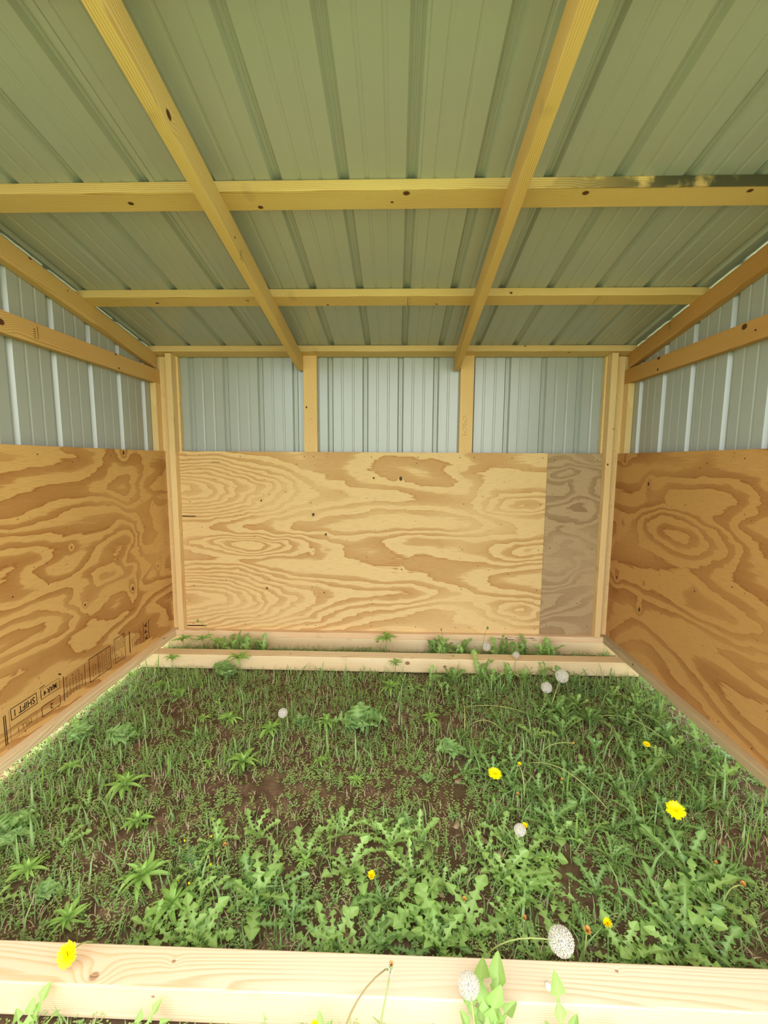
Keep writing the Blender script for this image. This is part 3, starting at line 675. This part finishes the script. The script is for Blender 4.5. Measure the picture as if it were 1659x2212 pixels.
for i, (x, y, R, lb) in enumerate(H): whorl(x, y, R, lb, seed=i+3, stalk=.07 if i not in (7,) else .34)
HB = [(.28, -1.25, .2, 'whorled weed rising before the left end of the rear beam', .32), (.12, -.45, .25, 'whorled weed in the strip behind the rear beam, leftmost', .34), (.55, -.5, .28, 'whorled weed in the strip behind the rear beam, second from the left', .36), (4.55, -.42, .30, 'spiky whorled weed in the middle of the strip behind the rear beam', .44), (.9, -.5, .24, 'small whorled weed in the strip behind the rear beam, third from the left', .3), (4.75, -1.2, .18, 'whorled weed against the front of the rear beam at its middle', .30)]
for i, (x, y, R, lb, st) in enumerate(HB): whorl(x, y, R, lb, seed=i+53, stalk=st)
CR = [(4.18, -2.9, .52, 'big blue-green crinkled lettuce weed in the middle of the dirt floor', 14), (.42, -5.13, .391, 'blue-green crinkled rosette at the left edge of the photo', 12), (.62, -3.39, .387, 'crinkled lettuce weed near the left wall, third from the corner', 8), (-.02, -3.42, .44, 'upright lobed lettuce weed leaning on the left bottom plate', 9),
      (1.45, -1.40, .46, 'bushy crinkled weed in front of the rear beam, left part', 12), (5.58, -3.52, .338, 'crinkled weed on bare soil right of the centre', 7), (3.18, -2.82, .25, 'crinkled weed just right of the left pale seed head', 6), (1.34, -5.74, .205, 'frilly rosette in the left foreground grass', 8),
      (2.1, -.42, .24, 'round-leaved crinkled weed in the strip behind the rear beam', 7), (4.15, -4.8, .163, 'small clover-like rosette in the centre foreground', 6), (4.91, -4.78, .191, 'small clover-like rosette right of the centre foreground', 6), (5.2, -4.05, .17, 'small blue-green rosette on the bare soil near the centre', 5), (4.35, -.38, .18, 'low crinkled rosette at the foot of the spiky weed behind the rear beam', 6)]
for i, (x, y, R, lb, n) in enumerate(CR): lettuce(x, y, R, lb, seed=i+80, n=n, up_=20 if i == 3 else 24 if i == 4 else 0)

# dandelion plants: named ones first, then those nothing tells apart, grouped by the place they grow in
DN = [(5.45, -6.0, .55, 9, 'large dandelion plant spreading long pale-backed leaves over the middle foreground soil', False), (6.05, -5.6, .5, 10, 'dandelion plant left of the white foreground seed head', False), (7.3, -5.85, .52, 8, 'dandelion plant with broad shiny leaves by the foreground beam, right side', False),
      (7.75, -5.6, .6, 8, 'broad-leaved dandelion plant at the lower right edge of the photo', False), (6.95, -6.05, .42, 7, 'dandelion plant with leaves lying over the foreground beam at the right', False), (3.45, -5.75, .5, 10, 'dandelion plant in the centre-left foreground behind the beam', False),
      (6.3, -4.05, .4, 9, 'dandelion plant behind the round yellow flower near the centre', True), (7.6, -4.7, .45, 9, 'dandelion plant under the large yellow flower at the right', True), (7.5, -2.35, .4, 10, 'dandelion plant under the tall white seed head before the rear beam', True), (8.55, -3.2, .45, 10, 'tall dark dandelion plant leaning on the right bottom plate, nearest the gap of light', True)]
for i, (x, y, R, n, lb, dk) in enumerate(DN): dandelion(x, y, R, n, lb, dark=dk, seed=200+i)
AREAS = [  # (count, x0, x1, y0, y1, radius, leaves, dark, upright, what)
    (20, 2.6, 5.2, -6.15, -4.95, .40, 9, False, .2, 'dandelions crowding the middle foreground'),
    (12, 5.0, 6.6, -6.1, -4.9, .40, 9, False, .2, 'dandelions left of the big white seed head'),
    (10, 6.6, 8.1, -5.7, -4.7, .42, 8, True, .2, 'dandelions at the lower right'),
    (16, 5.7, 7.3, -4.7, -2.9, .38, 8, True, .3, 'dandelions in the right half of the floor'),
    (18, 7.3, 9.05, -4.7, -2.2, .44, 10, True, 1.1, 'dandelions along the right wall'),
    (16, 5.6, 9.0, -2.7, -1.35, .36, 9, True, 1.0, 'dandelions in front of the rear beam'),
    (8, 5.2, 8.0, -1.50, -1.18, .48, 8, False, 2.2, 'upright dandelions against the rear beam'),
    (8, 8.9, 9.35, -4.2, -2.0, .50, 8, True, 1.8, 'upright dandelions against the right plate'),
    (4, 4.9, 5.7, -1.9, -1.3, .30, 8, False, .6, 'dandelions before the middle of the rear beam'),
    (13, 5.5, 8.1, -.66, -.30, .58, 9, False, 2.4, 'dandelions behind the rear beam, right half'),
    (6, 1.0, 2.1, -.62, -.34, .52, 8, False, 2.4, 'dandelions behind the rear beam, left half'),
    (5, -.1, 1.2, -6.0, -4.6, .34, 7, False, .2, 'dandelions along the lower left edge'),
    (5, .0, 1.8, -3.4, -2.1, .28, 7, True, .2, 'dandelions in the left half')]
LM = [('the round yellow flower', 6.03, -4.29), ('the largest yellow flower', 7.93, -4.86), ('the small far yellow flower', 8.31, -3.61), ('the big foreground seed head', 6.07, -6.35), ('the tall white seed head', 7.68, -2.08), ('the big blue-green lettuce', 4.18, -2.9),
      ('the pinkish left seed head', 2.97, -2.97), ('the largest foreground whorl', 2.22, -5.58), ('the left-edge lettuce rosette', .42, -5.13), ('the spiky rear whorl', 4.55, -.42), ('the centre-right bare-soil whorl', 5.34, -2.67), ('the half-hidden yellow flower', 4.54, -5.68),
      ('the back-wall round seed head', 6.65, -.6), ('the fluffy grey seed head', 6.13, -5.08), ('the whorl on the rear beam', 1.64, -1.22), ('the right-edge orange flowers', 7.98, -5.5), ('the half-open beam-side flower', 6.63, -6.05), ('the small clover-like centre rosette', 4.15, -4.8)]
USED = {}
def place_label(x, y, rs=1, nl=9, dark=False, pre=None):
    c = sorted(LM, key=lambda l: math.hypot(l[1]-x, l[2]-y))
    for (nm, lx, ly) in c[:6]:
        dx, dy = x-lx, y-ly; d = math.hypot(dx, dy)
        side = ('just ' if d < .55 else 'well ' if d > 1.3 else '')+(('right of' if dx > 0 else 'left of') if abs(dx) > 1.6*abs(dy) else ('behind' if dy > 0 else 'in front of') if abs(dy) > 1.6*abs(dx) else (('behind-' if dy > 0 else 'front-')+('right of' if dx > 0 else 'left of')))
        if pre: lb = '%s %s %s' % (pre, side, nm)
        else: lb = '%s %s dandelion plant %s %s' % (('large' if rs > 1.05 else 'small' if rs < .88 else 'mid-sized')+(' sparse' if nl < 8 else ''), 'dark' if dark else 'pale', side, nm)
        if lb not in USED: USED[lb] = 1; return lb
    k = USED.get('n', 0); USED['n'] = k+1
    return lb+' again'
rg = random.Random(77)
for (cnt, x0, x1, y0, y1, R, n, dk, upr, what) in AREAS:
    pts = []
    for k in range(cnt):
        best = None
        for _ in range(12):
            p = (rg.uniform(x0, x1), rg.uniform(y0, y1)); d = min([math.hypot(p[0]-q_[0], p[1]-q_[1]) for q_ in pts], default=9)
            if best is None or d > best[0]: best = (d, p)
        pts.append(best[1])
    for k, (x, y) in enumerate(pts):
        rs = rg.uniform(.75, 1.2); nl = n+rg.randint(-2, 2); dd = dk if rg.random() < .8 else not dk
        dandelion(x, y, R*rs, nl, place_label(x, y, rs, nl, dd), group=what, dark=dd, seed=rg.random(), upright=upr)
# plants in front of the foreground beam, partly over it
def front_plant(x, y, leaves, label, seed, dark=False):
    """leaves: (heading, tilt, size) each"""
    rg = random.Random(seed); root = empty('dandelion_plant', (x, y, gz(x, y))); tag(root, label, 'plant')
    for (az, ti, sz) in leaves: add_leaf(root, rg.choice((MDD if dark else MD)[:5]), math.radians(az), math.radians(ti), sz*.9, width=.8)
front_plant(4.45, -6.15, [(24, 14, 1.0), (10, 8, .8), (60, 30, .5), (120, 35, .45), (160, 25, .4)], 'dandelion plant with two long pale leaves arching right behind the middle of the beam', 308)
front_plant(7.35, -5.98, [(100, 30, .72), (60, 35, .66), (20, 25, .6), (150, 30, .7), (-150, 25, .5), (-60, 30, .45)], 'big-leaved dandelion at the lower right just behind the foreground beam', 309, True)
front_plant(7.8, -5.35, [(90, 40, .7), (40, 45, .6), (140, 40, .7), (-120, 25, .5), (-60, 30, .45)], 'big-leaved dandelion at the right edge of the photo', 310, True)
front_plant(5.42, -6.90, [(70, 62, .85), (100, 70, .7), (40, 58, .6), (10, 66, .55), (140, 60, .5), (85, 48, .75), (115, 55, .6), (55, 75, .7)], 'tall dandelion leaves rising over the foreground beam beside the ragged seed head', 301)
front_plant(5.98, -6.90, [(95, 66, .72), (60, 60, .45), (130, 60, .42)], 'single toothed dandelion leaf standing before the beam near the white flake', 302)
front_plant(6.25, -6.92, [(60, 60, .40), (100, 66, .36), (20, 60, .34)], 'small dark toothed leaves at the bottom edge, right of the white flake', 303, True)
front_plant(2.15, -6.88, [(80, 66, .5), (110, 72, .42), (30, 60, .4), (150, 62, .4)], 'dandelion leaves before the beam at the bottom left corner', 304)
front_plant(2.95, -6.88, [(60, 62, .42), (20, 58, .40), (110, 70, .36)], 'narrow leaves before the beam below the round knot', 305)
front_plant(4.25, -6.90, [(100, 74, .42), (60, 68, .36), (140, 62, .3)], 'small dandelion leaves around the yellow bud at the bottom edge', 306)
front_plant(7.15, -6.90, [(90, 62, .36), (50, 66, .3), (140, 62, .32)], 'dandelion leaves before the beam at the bottom right', 307, True)
# plants behind the beam whose leaves lie over it
for i, (x, az, ti, sz, dk) in enumerate([(2.9, -80, 42, .42, 0), (3.15, -100, 40, .40, 0), (4.1, -95, 38, .40, 0), (5.2, -75, 44, .46, 0), (6.05, -80, 42, .42, 0), (6.75, -70, 40, .46, 0), (7.2, -100, 42, .52, 0), (7.55, -85, 40, .52, 1)]):
    rg = random.Random(i+400); root = empty('dandelion_plant', (x, -6.18, gz(x, -6.18)+.02))
    tag(root, 'dandelion plant leaning over the back edge of the foreground beam, %s from left' % ['first', 'second', 'third', 'fourth', 'fifth', 'sixth', 'seventh', 'eighth'][i], 'plant', 'dandelions leaning over the foreground beam')
    for k in range(6): add_leaf(root, rg.choice(MDD if dk else MD), math.radians(az+k*60*(1 if k else 0)), math.radians(ti if k == 0 else rg.uniform(10, 50)), sz*(1 if k == 0 else rg.uniform(.6, .9)), width=1.1)

# flowers: each with its stalk
def stalk_pts(x0, y0, z0, x1, y1, z1, bend, n=9):
    a = Vector((0, 0, 0)); b = Vector((x1-x0, y1-y0, z1-z0)); side = Vector((b.y, -b.x, 0))
    if side.length < 1e-4: side = Vector((1, 0, 0))
    side.normalize(); c = Vector((b.x*.25, b.y*.25, b.z*.85+.04))+side*bend
    return [a*(1-t)**2+c*2*t*(1-t)+b*t*t for t in [i/(n-1) for i in range(n)]]
def petals(name, parent, c, r, nrm, mat, rings, seed, lift=.25):
    """ragged rings of ray florets as one ruff"""
    rg = random.Random(seed); nrm = Vector(nrm).normalized(); e1 = nrm.orthogonal().normalized(); e2 = nrm.cross(e1); V = []; F = []
    for (cnt, rr, up_) in rings:
        for k in range(cnt):
            a = 2*math.pi*(k+rg.random()*.7)/cnt; d = e1*math.cos(a)+e2*math.sin(a); s = nrm.cross(d); L = r*rr*rg.uniform(.85, 1.08); w = r*.085
            b = len(V); base = Vector(c)+nrm*(r*.05)
            p1_ = base+d*L*.55+nrm*(up_*r*.75); p2_ = base+d*L+nrm*(up_*r)
            V += [base-s*w*.5, base+s*w*.5, p1_-s*w, p1_+s*w, p2_-s*w*.9, p2_+s*w*.9]
            F += [(b, b+1, b+3, b+2), (b+2, b+3, b+5, b+4)]
    o = link(name, pymesh(name, V, F), parent, mat); return o
def ball(c, r, n=6, m_=4, sq=1.0):
    V = [Vector(c)+Vector((0, 0, r*sq))]; F = []
    for j in range(1, m_):
        for i in range(n):
            a = math.pi*j/m_; b = 2*math.pi*i/n; V.append(Vector(c)+Vector((math.sin(a)*math.cos(b)*r, math.sin(a)*math.sin(b)*r, math.cos(a)*r*sq)))
    V.append(Vector(c)-Vector((0, 0, r*sq)))
    for i in range(n): F.append((0, 1+i, 1+(i+1) % n))
    for j in range(m_-2):
        for i in range(n): F.append((1+j*n+i, 1+(j+1)*n+i, 1+(j+1)*n+(i+1) % n, 1+j*n+(i+1) % n))
    L = len(V)-1
    for i in range(n): F.append((L, 1+(m_-2)*n+(i+1) % n, 1+(m_-2)*n+i))
    return V, F
def bract_cup(c, r, nrm, parent, name='bract'):
    nrm = Vector(nrm).normalized(); V, F = tube([Vector(c)-nrm*r*.9, Vector(c)-nrm*r*.5, Vector(c)+nrm*r*.1], lambda t: r*(.25+.35*math.sin(t*2.2)), 7)
    return link(name, pymesh(name, V, F, True), parent, BRACT)
def flower(kind, x, y, z, r, bx, by, bend, label, seed, facing=None, reddish=False):
    zb = gz(bx, by); nm = {'open': 'dandelion_flower', 'half': 'dandelion_flower', 'wilt': 'wilted_flower', 'seed': 'dandelion_clock', 'bare': 'dandelion_clock', 'bud': 'flower_bud'}[kind]
    root = empty(nm, (bx, by, zb)); tag(root, label, {'seed': 'seed head', 'bare': 'seed head', 'bud': 'bud'}.get(kind, 'flower'))
    pts = stalk_pts(bx, by, zb, x, y, z, bend); V, F = tube(pts, lambda t: .0085-.003*t); link('stalk', pymesh('stalk', V, F, True), root, STEMR if reddish else STEM)
    top = pts[-1]; nrm = Vector(facing) if facing else Vector((0, -.35, 1)); nrm.normalize(); c = top+nrm*r*.3
    if kind == 'open':
        bract_cup(c, r*.55, nrm, root); petals('petals', root, c, r, nrm, YEL, [(34, 1.0, .12), (30, .82, .3), (24, .6, .42), (18, .38, .5)], seed)
    elif kind == 'half':
        bract_cup(c, r*.7, nrm, root); petals('petals', root, c, r, nrm, YEL if seed % 2 else ORA, [(16, .8, .9), (14, .55, 1.2), (10, .3, 1.3)], seed)
    elif kind == 'wilt':
        bract_cup(c, r*.8, nrm, root); petals('petals', root, c, r, nrm, ORA, [(12, .55, 1.3), (9, .35, 1.6)], seed)
    elif kind == 'bud':
        V, F = ball(c, r*.6, 7, 6, 1.3); link('bud_head', pymesh('bud_head', V, F, True), root, BRACT)
    else:
        V, F = ball(c, r*.16); link('seed_core', pymesh('seed_core', V, F, True), root, SEEDC)
        rg = random.Random(seed); V = []; F = []; N = 230 if kind == 'seed' else 26
        for k in range(N):
            zz = 1-2*(k+.5)/N; a = k*2.39996; q_ = math.sqrt(1-zz*zz); d = Vector((q_*math.cos(a), q_*math.sin(a), zz))
            if kind == 'bare' and d.x < .1: continue
            p = c+d*r*rg.uniform(.78, .9); s = d.orthogonal().normalized(); s2 = d.cross(s); b = len(V)
            V += [c+d*r*.15, c+d*r*.15+s*.0012, p]; F.append((b, b+1, b+2)); b = len(V); V.append(p)      # filament, then its parasol
            for j in range(6):
                an = j*math.pi/3+rg.random(); q2 = (s*math.cos(an)+s2*math.sin(an)); q3 = q2.cross(d)*r*.028
                V += [p+q2*r*.24+d*r*.10-q3, p+q2*r*.24+d*r*.10+q3]; F.append((b, b+1+2*j, b+2+2*j))
        o = link('seed_fluff', pymesh('seed_fluff', V, F), root, FLUFF); o['kind'] = 'stuff'
        bract_cup(c-nrm*r*.1, r*.22, nrm, root)
    return root
FL = [('open', 6.03, -4.29, -.15, .082, 6.2, -4.2, .03, 'round yellow dandelion flower right of the centre of the floor', None), ('open', 7.93, -4.86, -.1, .096, 8.15, -4.75, .03, 'largest open yellow dandelion flower on the right side', (-.3, -.5, 1)),
      ('open', 8.31, -3.61, -.15, .049, 8.6, -3.75, .04, 'small yellow dandelion flower near the right wall', None), ('open', 2.23, -6.55, -.02, .082, 2.32, -6.28, .03, 'bright yellow dandelion flower hanging over the left part of the foreground beam', (-.1, -.9, .6)),
      ('half', 4.54, -5.68, -.2, .05, 4.6, -5.6, .02, 'yellow flower half hidden in the centre foreground leaves', None), ('half', 6.19, -5.04, -.2, .043, 6.25, -5.0, .02, 'small yellow flower touching a grey seed head right of centre', None),
      ('half', 6.63, -6.05, -.2, .047, 6.75, -5.95, .02, 'half-open yellow flower on bare soil behind the beam, right side', (-.4, -.3, 1)), ('half', 6.38, -6.18, -.12, .042, 6.34, -6.22, .02, 'orange-yellow flower standing at the beam edge right of the white seed head', None),
      ('wilt', 5.89, -6.07, -.15, .035, 5.95, -6.0, .02, 'orange wilted flower left of the white seed head', None), ('wilt', 5.4, -5.88, -.2, .036, 5.42, -5.8, .02, 'orange wilted flower amid the middle foreground leaves', None), ('wilt', 4.74, -6.6, .03, .035, 4.6, -6.9, .06, 'rust-coloured wilted flower over the middle of the foreground beam', None),
      ('half', 4.23, -6.95, .0, .034, 4.2, -7.02, .01, 'yellow flower bud at the bottom edge of the photo', None), ('wilt', 6.24, -4.58, -.2, .036, 6.3, -4.5, .02, 'pinkish wilted flower below the round yellow flower', None), ('wilt', 6.86, -4.32, -.2, .037, 6.95, -4.25, .03, 'wilted flower between the two big yellow flowers', None),
      ('half', 2.99, -5.38, -.2, .028, 3.0, -5.35, .01, 'tiny orange flower in the left foreground', None), ('half', 8.0, -5.73, -.1, .032, 7.9, -5.65, .02, 'tiny orange-yellow flower at the right edge of the photo', None), ('wilt', 7.98, -5.42, -.2, .032, 8.0, -5.35, .02, 'orange wilted flower below the largest right yellow flower', None),
      ('wilt', 7.24, -3.6, -.15, .035, 6.85, -3.5, .03, 'pinkish wilted flower on an arching stalk in the right half', (.7, -.3, .2)), ('half', 6.37, -4.17, -.1, .034, 6.38, -4.4, .03, 'small yellow opening flower beside the round yellow flower', None),
      ('seed', 2.97, -2.97, -.2, .075, 3.0, -2.8, .02, 'pinkish pale seed head left of the centre', None), ('seed', 6.65, -.7, -.03, .088, 6.65, -.55, .01, 'round pale seed head before the back wall, left one', None), ('seed', 7.17, -1.02, -.05, .07, 7.1, -1.2, .02, 'grey seed head lying on the rear beam', None),
      ('seed', 7.68, -2.08, .05, .115, 7.35, -2.45, .05, 'tall white seed head on a long curved stalk before the rear beam', None), ('seed', 7.38, -2.2, -.1, .095, 7.2, -2.5, .04, 'grey seed head just left of the tall white one', None), ('seed', 6.07, -6.35, -.0, .10, 5.5, -6.2, .02, 'large white seed head on a pale bent stalk over the beam edge', (1, -.1, .1)),
      ('seed', 5.3, -6.72, .05, .078, 5.33, -6.95, .01, 'ragged cream seed head over the foreground beam', None), ('bare', 4.7, -6.64, .06, .05, 4.35, -6.95, -.07, 'half bare seed head on a curved stalk over the middle of the beam', (1, 0, -.1)), ('seed', 6.13, -5.08, -.2, .064, 6.1, -5.0, .02, 'grey fluffy seed head right of the centre, touching a small yellow flower', None),
      ('bud', 5.88, -2.62, -.1, .033, 5.85, -3.0, .02, 'pale bud on a straight stalk right of the centre', None), ('bud', 6.73, -.35, .25, .045, 6.6, -.4, .03, 'tall bud on a thin stalk before the pale back plywood, right', None), ('bud', .42, -.35, .3, .045, .8, -.45, .05, 'tall bud on a curved stalk before the left corner post', None),
      ('bud', 5.74, -.35, .2, .032, 5.78, -.4, .01, 'tall thin bud before the middle of the back plywood', None), ('bud', 9.2, -2.5, -.05, .045, 9.1, -2.6, .02, 'dark bud against the right bottom plate', None), ('bud', 8.5, -2.89, -.1, .04, 8.6, -3.2, .02, 'pale bud among the dark plants by the right wall', None)]
for i, (k_, x, y, z, r, bx, by, bend, lb, fc) in enumerate(FL): flower(k_, x, y, z, r, bx, by, bend, lb, i*2+(i in (4, 5, 6, 11, 18)), fc, reddish=i in (23, 26))
# loose stalks lying across the plants
for i, (a, b, h, lb) in enumerate([((6.6, -3.75), (7.35, -4.55), .2, 'long pale flower stalk lying across the dark plants right of the centre'), ((5.6, -2.3), (5.5, -1.7), .3, 'pale curved stalk before the rear beam near its middle'), ((8.0, -2.6), (8.9, -3.5), .25, 'long pale stalk lying near the right wall'), ((6.0, -2.8), (6.5, -3.1), .12, 'short white stalk on the soil right of the centre'), ((7.6, -4.9), (7.9, -4.2), .2, 'thin curved stalk left of the largest yellow flower'), ((5.95, -2.35), (7.2, -2.7), .1, 'reddish flat stalk lying before the rear beam, right half')]):
    z0 = gz(*a)+.05; root_pts = [(a[0]+(b[0]-a[0])*t, a[1]+(b[1]-a[1])*t+.06*math.sin(t*3), z0+h*math.sin(math.pi*min(1, t*.9+.05))) for t in [k/9 for k in range(10)]]
    V, F = tube(root_pts, .0065); tag(link('loose_stalk', pymesh('loose_stalk', V, F, True), None, STEM), lb, 'stalk')

# dead leaves and small things
def dead_leaf(x, y, z, r, seed, label, group=None):
    rg = random.Random(seed); n = 9; V = [(0, 0, .01)]; F = []
    for k in range(n):
        a = k*2*math.pi/n; q_ = r*rg.uniform(.55, 1.1)*(1.4 if k % 4 == 0 else .9); V.append((q_*math.cos(a), q_*math.sin(a)*.6, r*rg.uniform(-.05, .35)))
        F.append((0, 1+k, 1+(k+1) % n))
    o = link('dead_leaf', pymesh('dead_leaf', V, F, True), None, DEAD); o.location = Vector((x, y, z))*S; o.rotation_euler = (0, 0, rg.random()*6); tag(o, label, 'leaf', group)
    md = o.modifiers.new('thickness', 'SOLIDIFY'); md.thickness = .0005
dead_leaf(-.20, -.62, .005, .05, 1, 'dry brown leaf on the left bottom plate near the corner')
for i, (x, y) in enumerate([(5.75, -4.95), (5.9, -5.15), (5.2, -5.55), (3.1, -5.9), (6.75, -6.1), (7.2, -6.15), (4.35, -6.0), (5.5, -4.75), (6.2, -3.1), (5.6, -4.05), (7.0, -5.1), (7.6, -6.0)]):
    dead_leaf(x, y, gz(x, y)+.02, .075, 20+i, place_label(x, y, pre='pale dry curled leaf lying on the soil'), 'dry curled leaves on the soil')
V, F = ball((0, 0, 0), .022, 8, 5, .35); o = link('white_flake', pymesh('white_flake', V, F, True), None, plain('white_shell', (238, 238, 236), .5)); o.location = Vector((5.93, -6.57, -.122))*S; o.scale = (1, 1.5, 1); tag(o, 'small white flake on top of the foreground beam', 'flake')

# ------------------------------------------------------------------ ground cover nobody could count
def scatter_ok(x, y):
    if -1.09 < y < -.78 or -6.70 < y < -6.38 or y > -.15: return False
    return True
def dens(x, y):
    """share of ground covered: thick at the edges, bare soil patches near the centre"""
    n = noise.noise(Vector((x*1.1, y*1.5, 5.0)))*.5+noise.noise(Vector((x*3.1, y*3.6, 1.0)))*.6
    for (bx, by, r, a) in BARE: n -= a*math.exp(-((x-bx)**2+(y-by)**2)/r**2)
    return n
BARE = [(3.5, -4.25, .55, .5), (4.7, -4.1, .4, .5), (5.5, -4.2, .4, .5), (5.3, -2.6, .45, .5), (1.1, -2.7, .35, .4), (2.9, -4.5, .4, .4), (3.1, -2.1, .5, .45), (7.1, -6.2, .45, .6), (5.2, -6.25, .4, .6), (2.0, -4.9, .3, .35), (4.6, -5.2, .3, .4), (6.6, -5.4, .35, .4), (1.2, -3.4, .3, .35)]
GR1 = leafmat('grass_blade', (100, 142, 64), (148, 176, 92), .3); GR2 = leafmat('sprout_green', (132, 164, 66), (184, 190, 96), .3); GR3 = leafmat('straw', (158, 138, 108), (204, 184, 150), .1, .8, back=0)
def blades(name, N, seed, lenr, wr, mat, label, cat, x0=-1.3, x1=10.3, y0=-7.6, y1=-.05, thr=-.18, lean=1.25, bias=None):
    rg = random.Random(seed); V = []; F = []; c = 0; tries = 0
    while c < N and tries < N*6:
        tries += 1
        x = rg.uniform(x0, x1); y = rg.uniform(y0, y1)
        if not scatter_ok(x, y): continue
        d = dens(x, y)+(bias(x, y) if bias else 0)
        if d < thr+rg.uniform(-.12, .12): continue
        L = rg.uniform(*lenr); w = rg.uniform(*wr); a = rg.random()*6.283; dx, dy = math.cos(a), math.sin(a); sx, sy = -dy*w, dx*w; ln = rg.random()*lean; z = gz(x, y)-.01
        b = len(V); h1 = L*.55*math.cos(ln*.6); e1 = L*.5*math.sin(ln*.8); h2 = h1+L*.42*math.cos(ln*1.5); e2 = e1+L*.5*math.sin(ln*1.5)
        V += [(x-sx, y-sy, z), (x+sx, y+sy, z), (x+dx*e1+sx*.8, y+dy*e1+sy*.8, z+h1), (x+dx*e1-sx*.8, y+dy*e1-sy*.8, z+h1), (x+dx*e2, y+dy*e2, z+h2)]
        F += [(b, b+1, b+2, b+3), (b+3, b+2, b+4)]; c += 1
    o = link(name, pymesh(name, V, F, True), None, mat); return tag(o, label, cat, kind='stuff')
edge = lambda x, y: (.25 if x < .9 else 0)+(.2 if x > 5.8 else 0)+(.12 if y > -.8 else 0)+(.2 if (x < WXL or x > WXR) else 0)
for i, (ya, yb, n_, wh) in enumerate([(-6.34, -1.12, 12500, 'the dirt floor between the beams'), (-.75, -.16, 2200, 'the strip behind the rear beam'), (-7.7, -6.74, 1800, 'the ground before the foreground beam')]):
    blades('grass', n_, 1+i, (.10, .28) if i != 2 else (.12, .34), (.004, .010), GR1, 'short green grass blades on '+wh, 'grass', y0=ya, y1=yb, bias=edge, thr=-.10)
    blades('dry_stalks', int(n_*.8), 31+i, (.05, .15), (.004, .009), GR3, 'dry straw-coloured litter on '+wh, 'litter', y0=ya, y1=yb, thr=-.35, lean=1.4)
blades('long_grass', 700, 2, (.25, .48), (.008, .015), GR1, 'longer broad grass blades sprinkled over the dirt floor', 'grass', y0=-6.3, y1=-1.15, bias=edge, thr=-.05)
def sprouts(name, N, seed, mat, label, bias, thr, hr=(.05, .15), lr_=(.018, .036)):
    rg = random.Random(seed); V = []; F = []; c = 0; tries = 0
    while c < N and tries < N*6:
        tries += 1
        x = rg.uniform(-1.2, 10.2); y = rg.uniform(-7.4, -.08)
        if not scatter_ok(x, y) or dens(x*1.3+9, y)+bias(x, y) < thr+rg.uniform(-.15, .15): continue
        z = gz(x, y); h = rg.uniform(*hr); a0 = rg.random()*6; tx = rg.uniform(-.03, .03); ty = rg.uniform(-.03, .03)
        for k in range(7):
            t = (k+1)/7; a = a0+k*2.4; l = rg.uniform(*lr_)*(1.15-.5*t); px, py_, pz = x+tx*t, y+ty*t, z+h*t; dx, dy = math.cos(a)*l, math.sin(a)*l; b = len(V)
            V += [(px, py_, pz), (px+dx*.55-dy*.32, py_+dy*.55+dx*.32, pz+l*.25), (px+dx, py_+dy, pz+l*.15), (px+dx*.55+dy*.32, py_+dy*.55-dx*.32, pz+l*.25)]; F.append((b, b+1, b+2, b+3))
        c += 1
    return tag(link(name, pymesh(name, V, F), None, mat), label, 'ground cover', kind='stuff')
sprouts('sprouts', 9000, 7, GR2, 'tiny yellow-green weed sprouts covering most of the soil', lambda x, y: (.22 if x < 5.5 else -.1), -.02)
sprouts('sprouts', 6000, 8, LEAFG, 'tiny mid-green leafy sprouts between the larger weeds', edge, .0, (.02, .10), (.025, .05))
sprouts('chickweed', 1500, 10, LEAFD, 'dense round-leaved chickweed before the right end of the rear beam', lambda x, y: 2.2*math.exp(-((x-8.3)**2/.5+(y+1.6)**2/.12))-1.1, .1, (.05, .16), (.04, .07))
sprouts('sprouts', 700, 9, GR2, 'tall thin seedling stems with small leaves near the rear beam', lambda x, y: (.3 if y > -2.4 else -.5), .1, (.15, .30), (.02, .035))

# feathery weed with specks of yellow bloom, left foreground
root = tag(empty('feathery_weed', (2.62, -5.42, gz(2.62, -5.42))), 'feathery dark green weed with tiny yellow blooms between the two foreground whorls', 'plant')
rg = random.Random(91); V = []; F = []; tips = []
for k in range(22):
    a = rg.random()*6.283; L = rg.uniform(.18, .36); up_ = rg.uniform(.2, .8); d = Vector((math.cos(a), math.sin(a), up_)).normalized(); s1v = Vector((-math.sin(a), math.cos(a), 0))
    for i in range(12):
        t = (i+1)/12; p = d*L*t-Vector((0, 0, .10*t*t)); w = L*.20*math.sin(math.pi*min(.95, t+.1))
        for sgn in (-1, 1):
            e = p+s1v*sgn*w+d*w*.5; b = len(V); V += [p, p+d*.006, e+d*.005, e]; F.append((b, b+1, b+2, b+3))
    tips.append(d*L-Vector((0, 0, .06)))
link('foliage', pymesh('foliage', V, F), root, LEAFD)
for k in range(9):
    V, F = ball(tips[k*2]+Vector((0, 0, .03)), .012, 6, 4); link('bloom', pymesh('bloom', V, F, True), root, YEL)
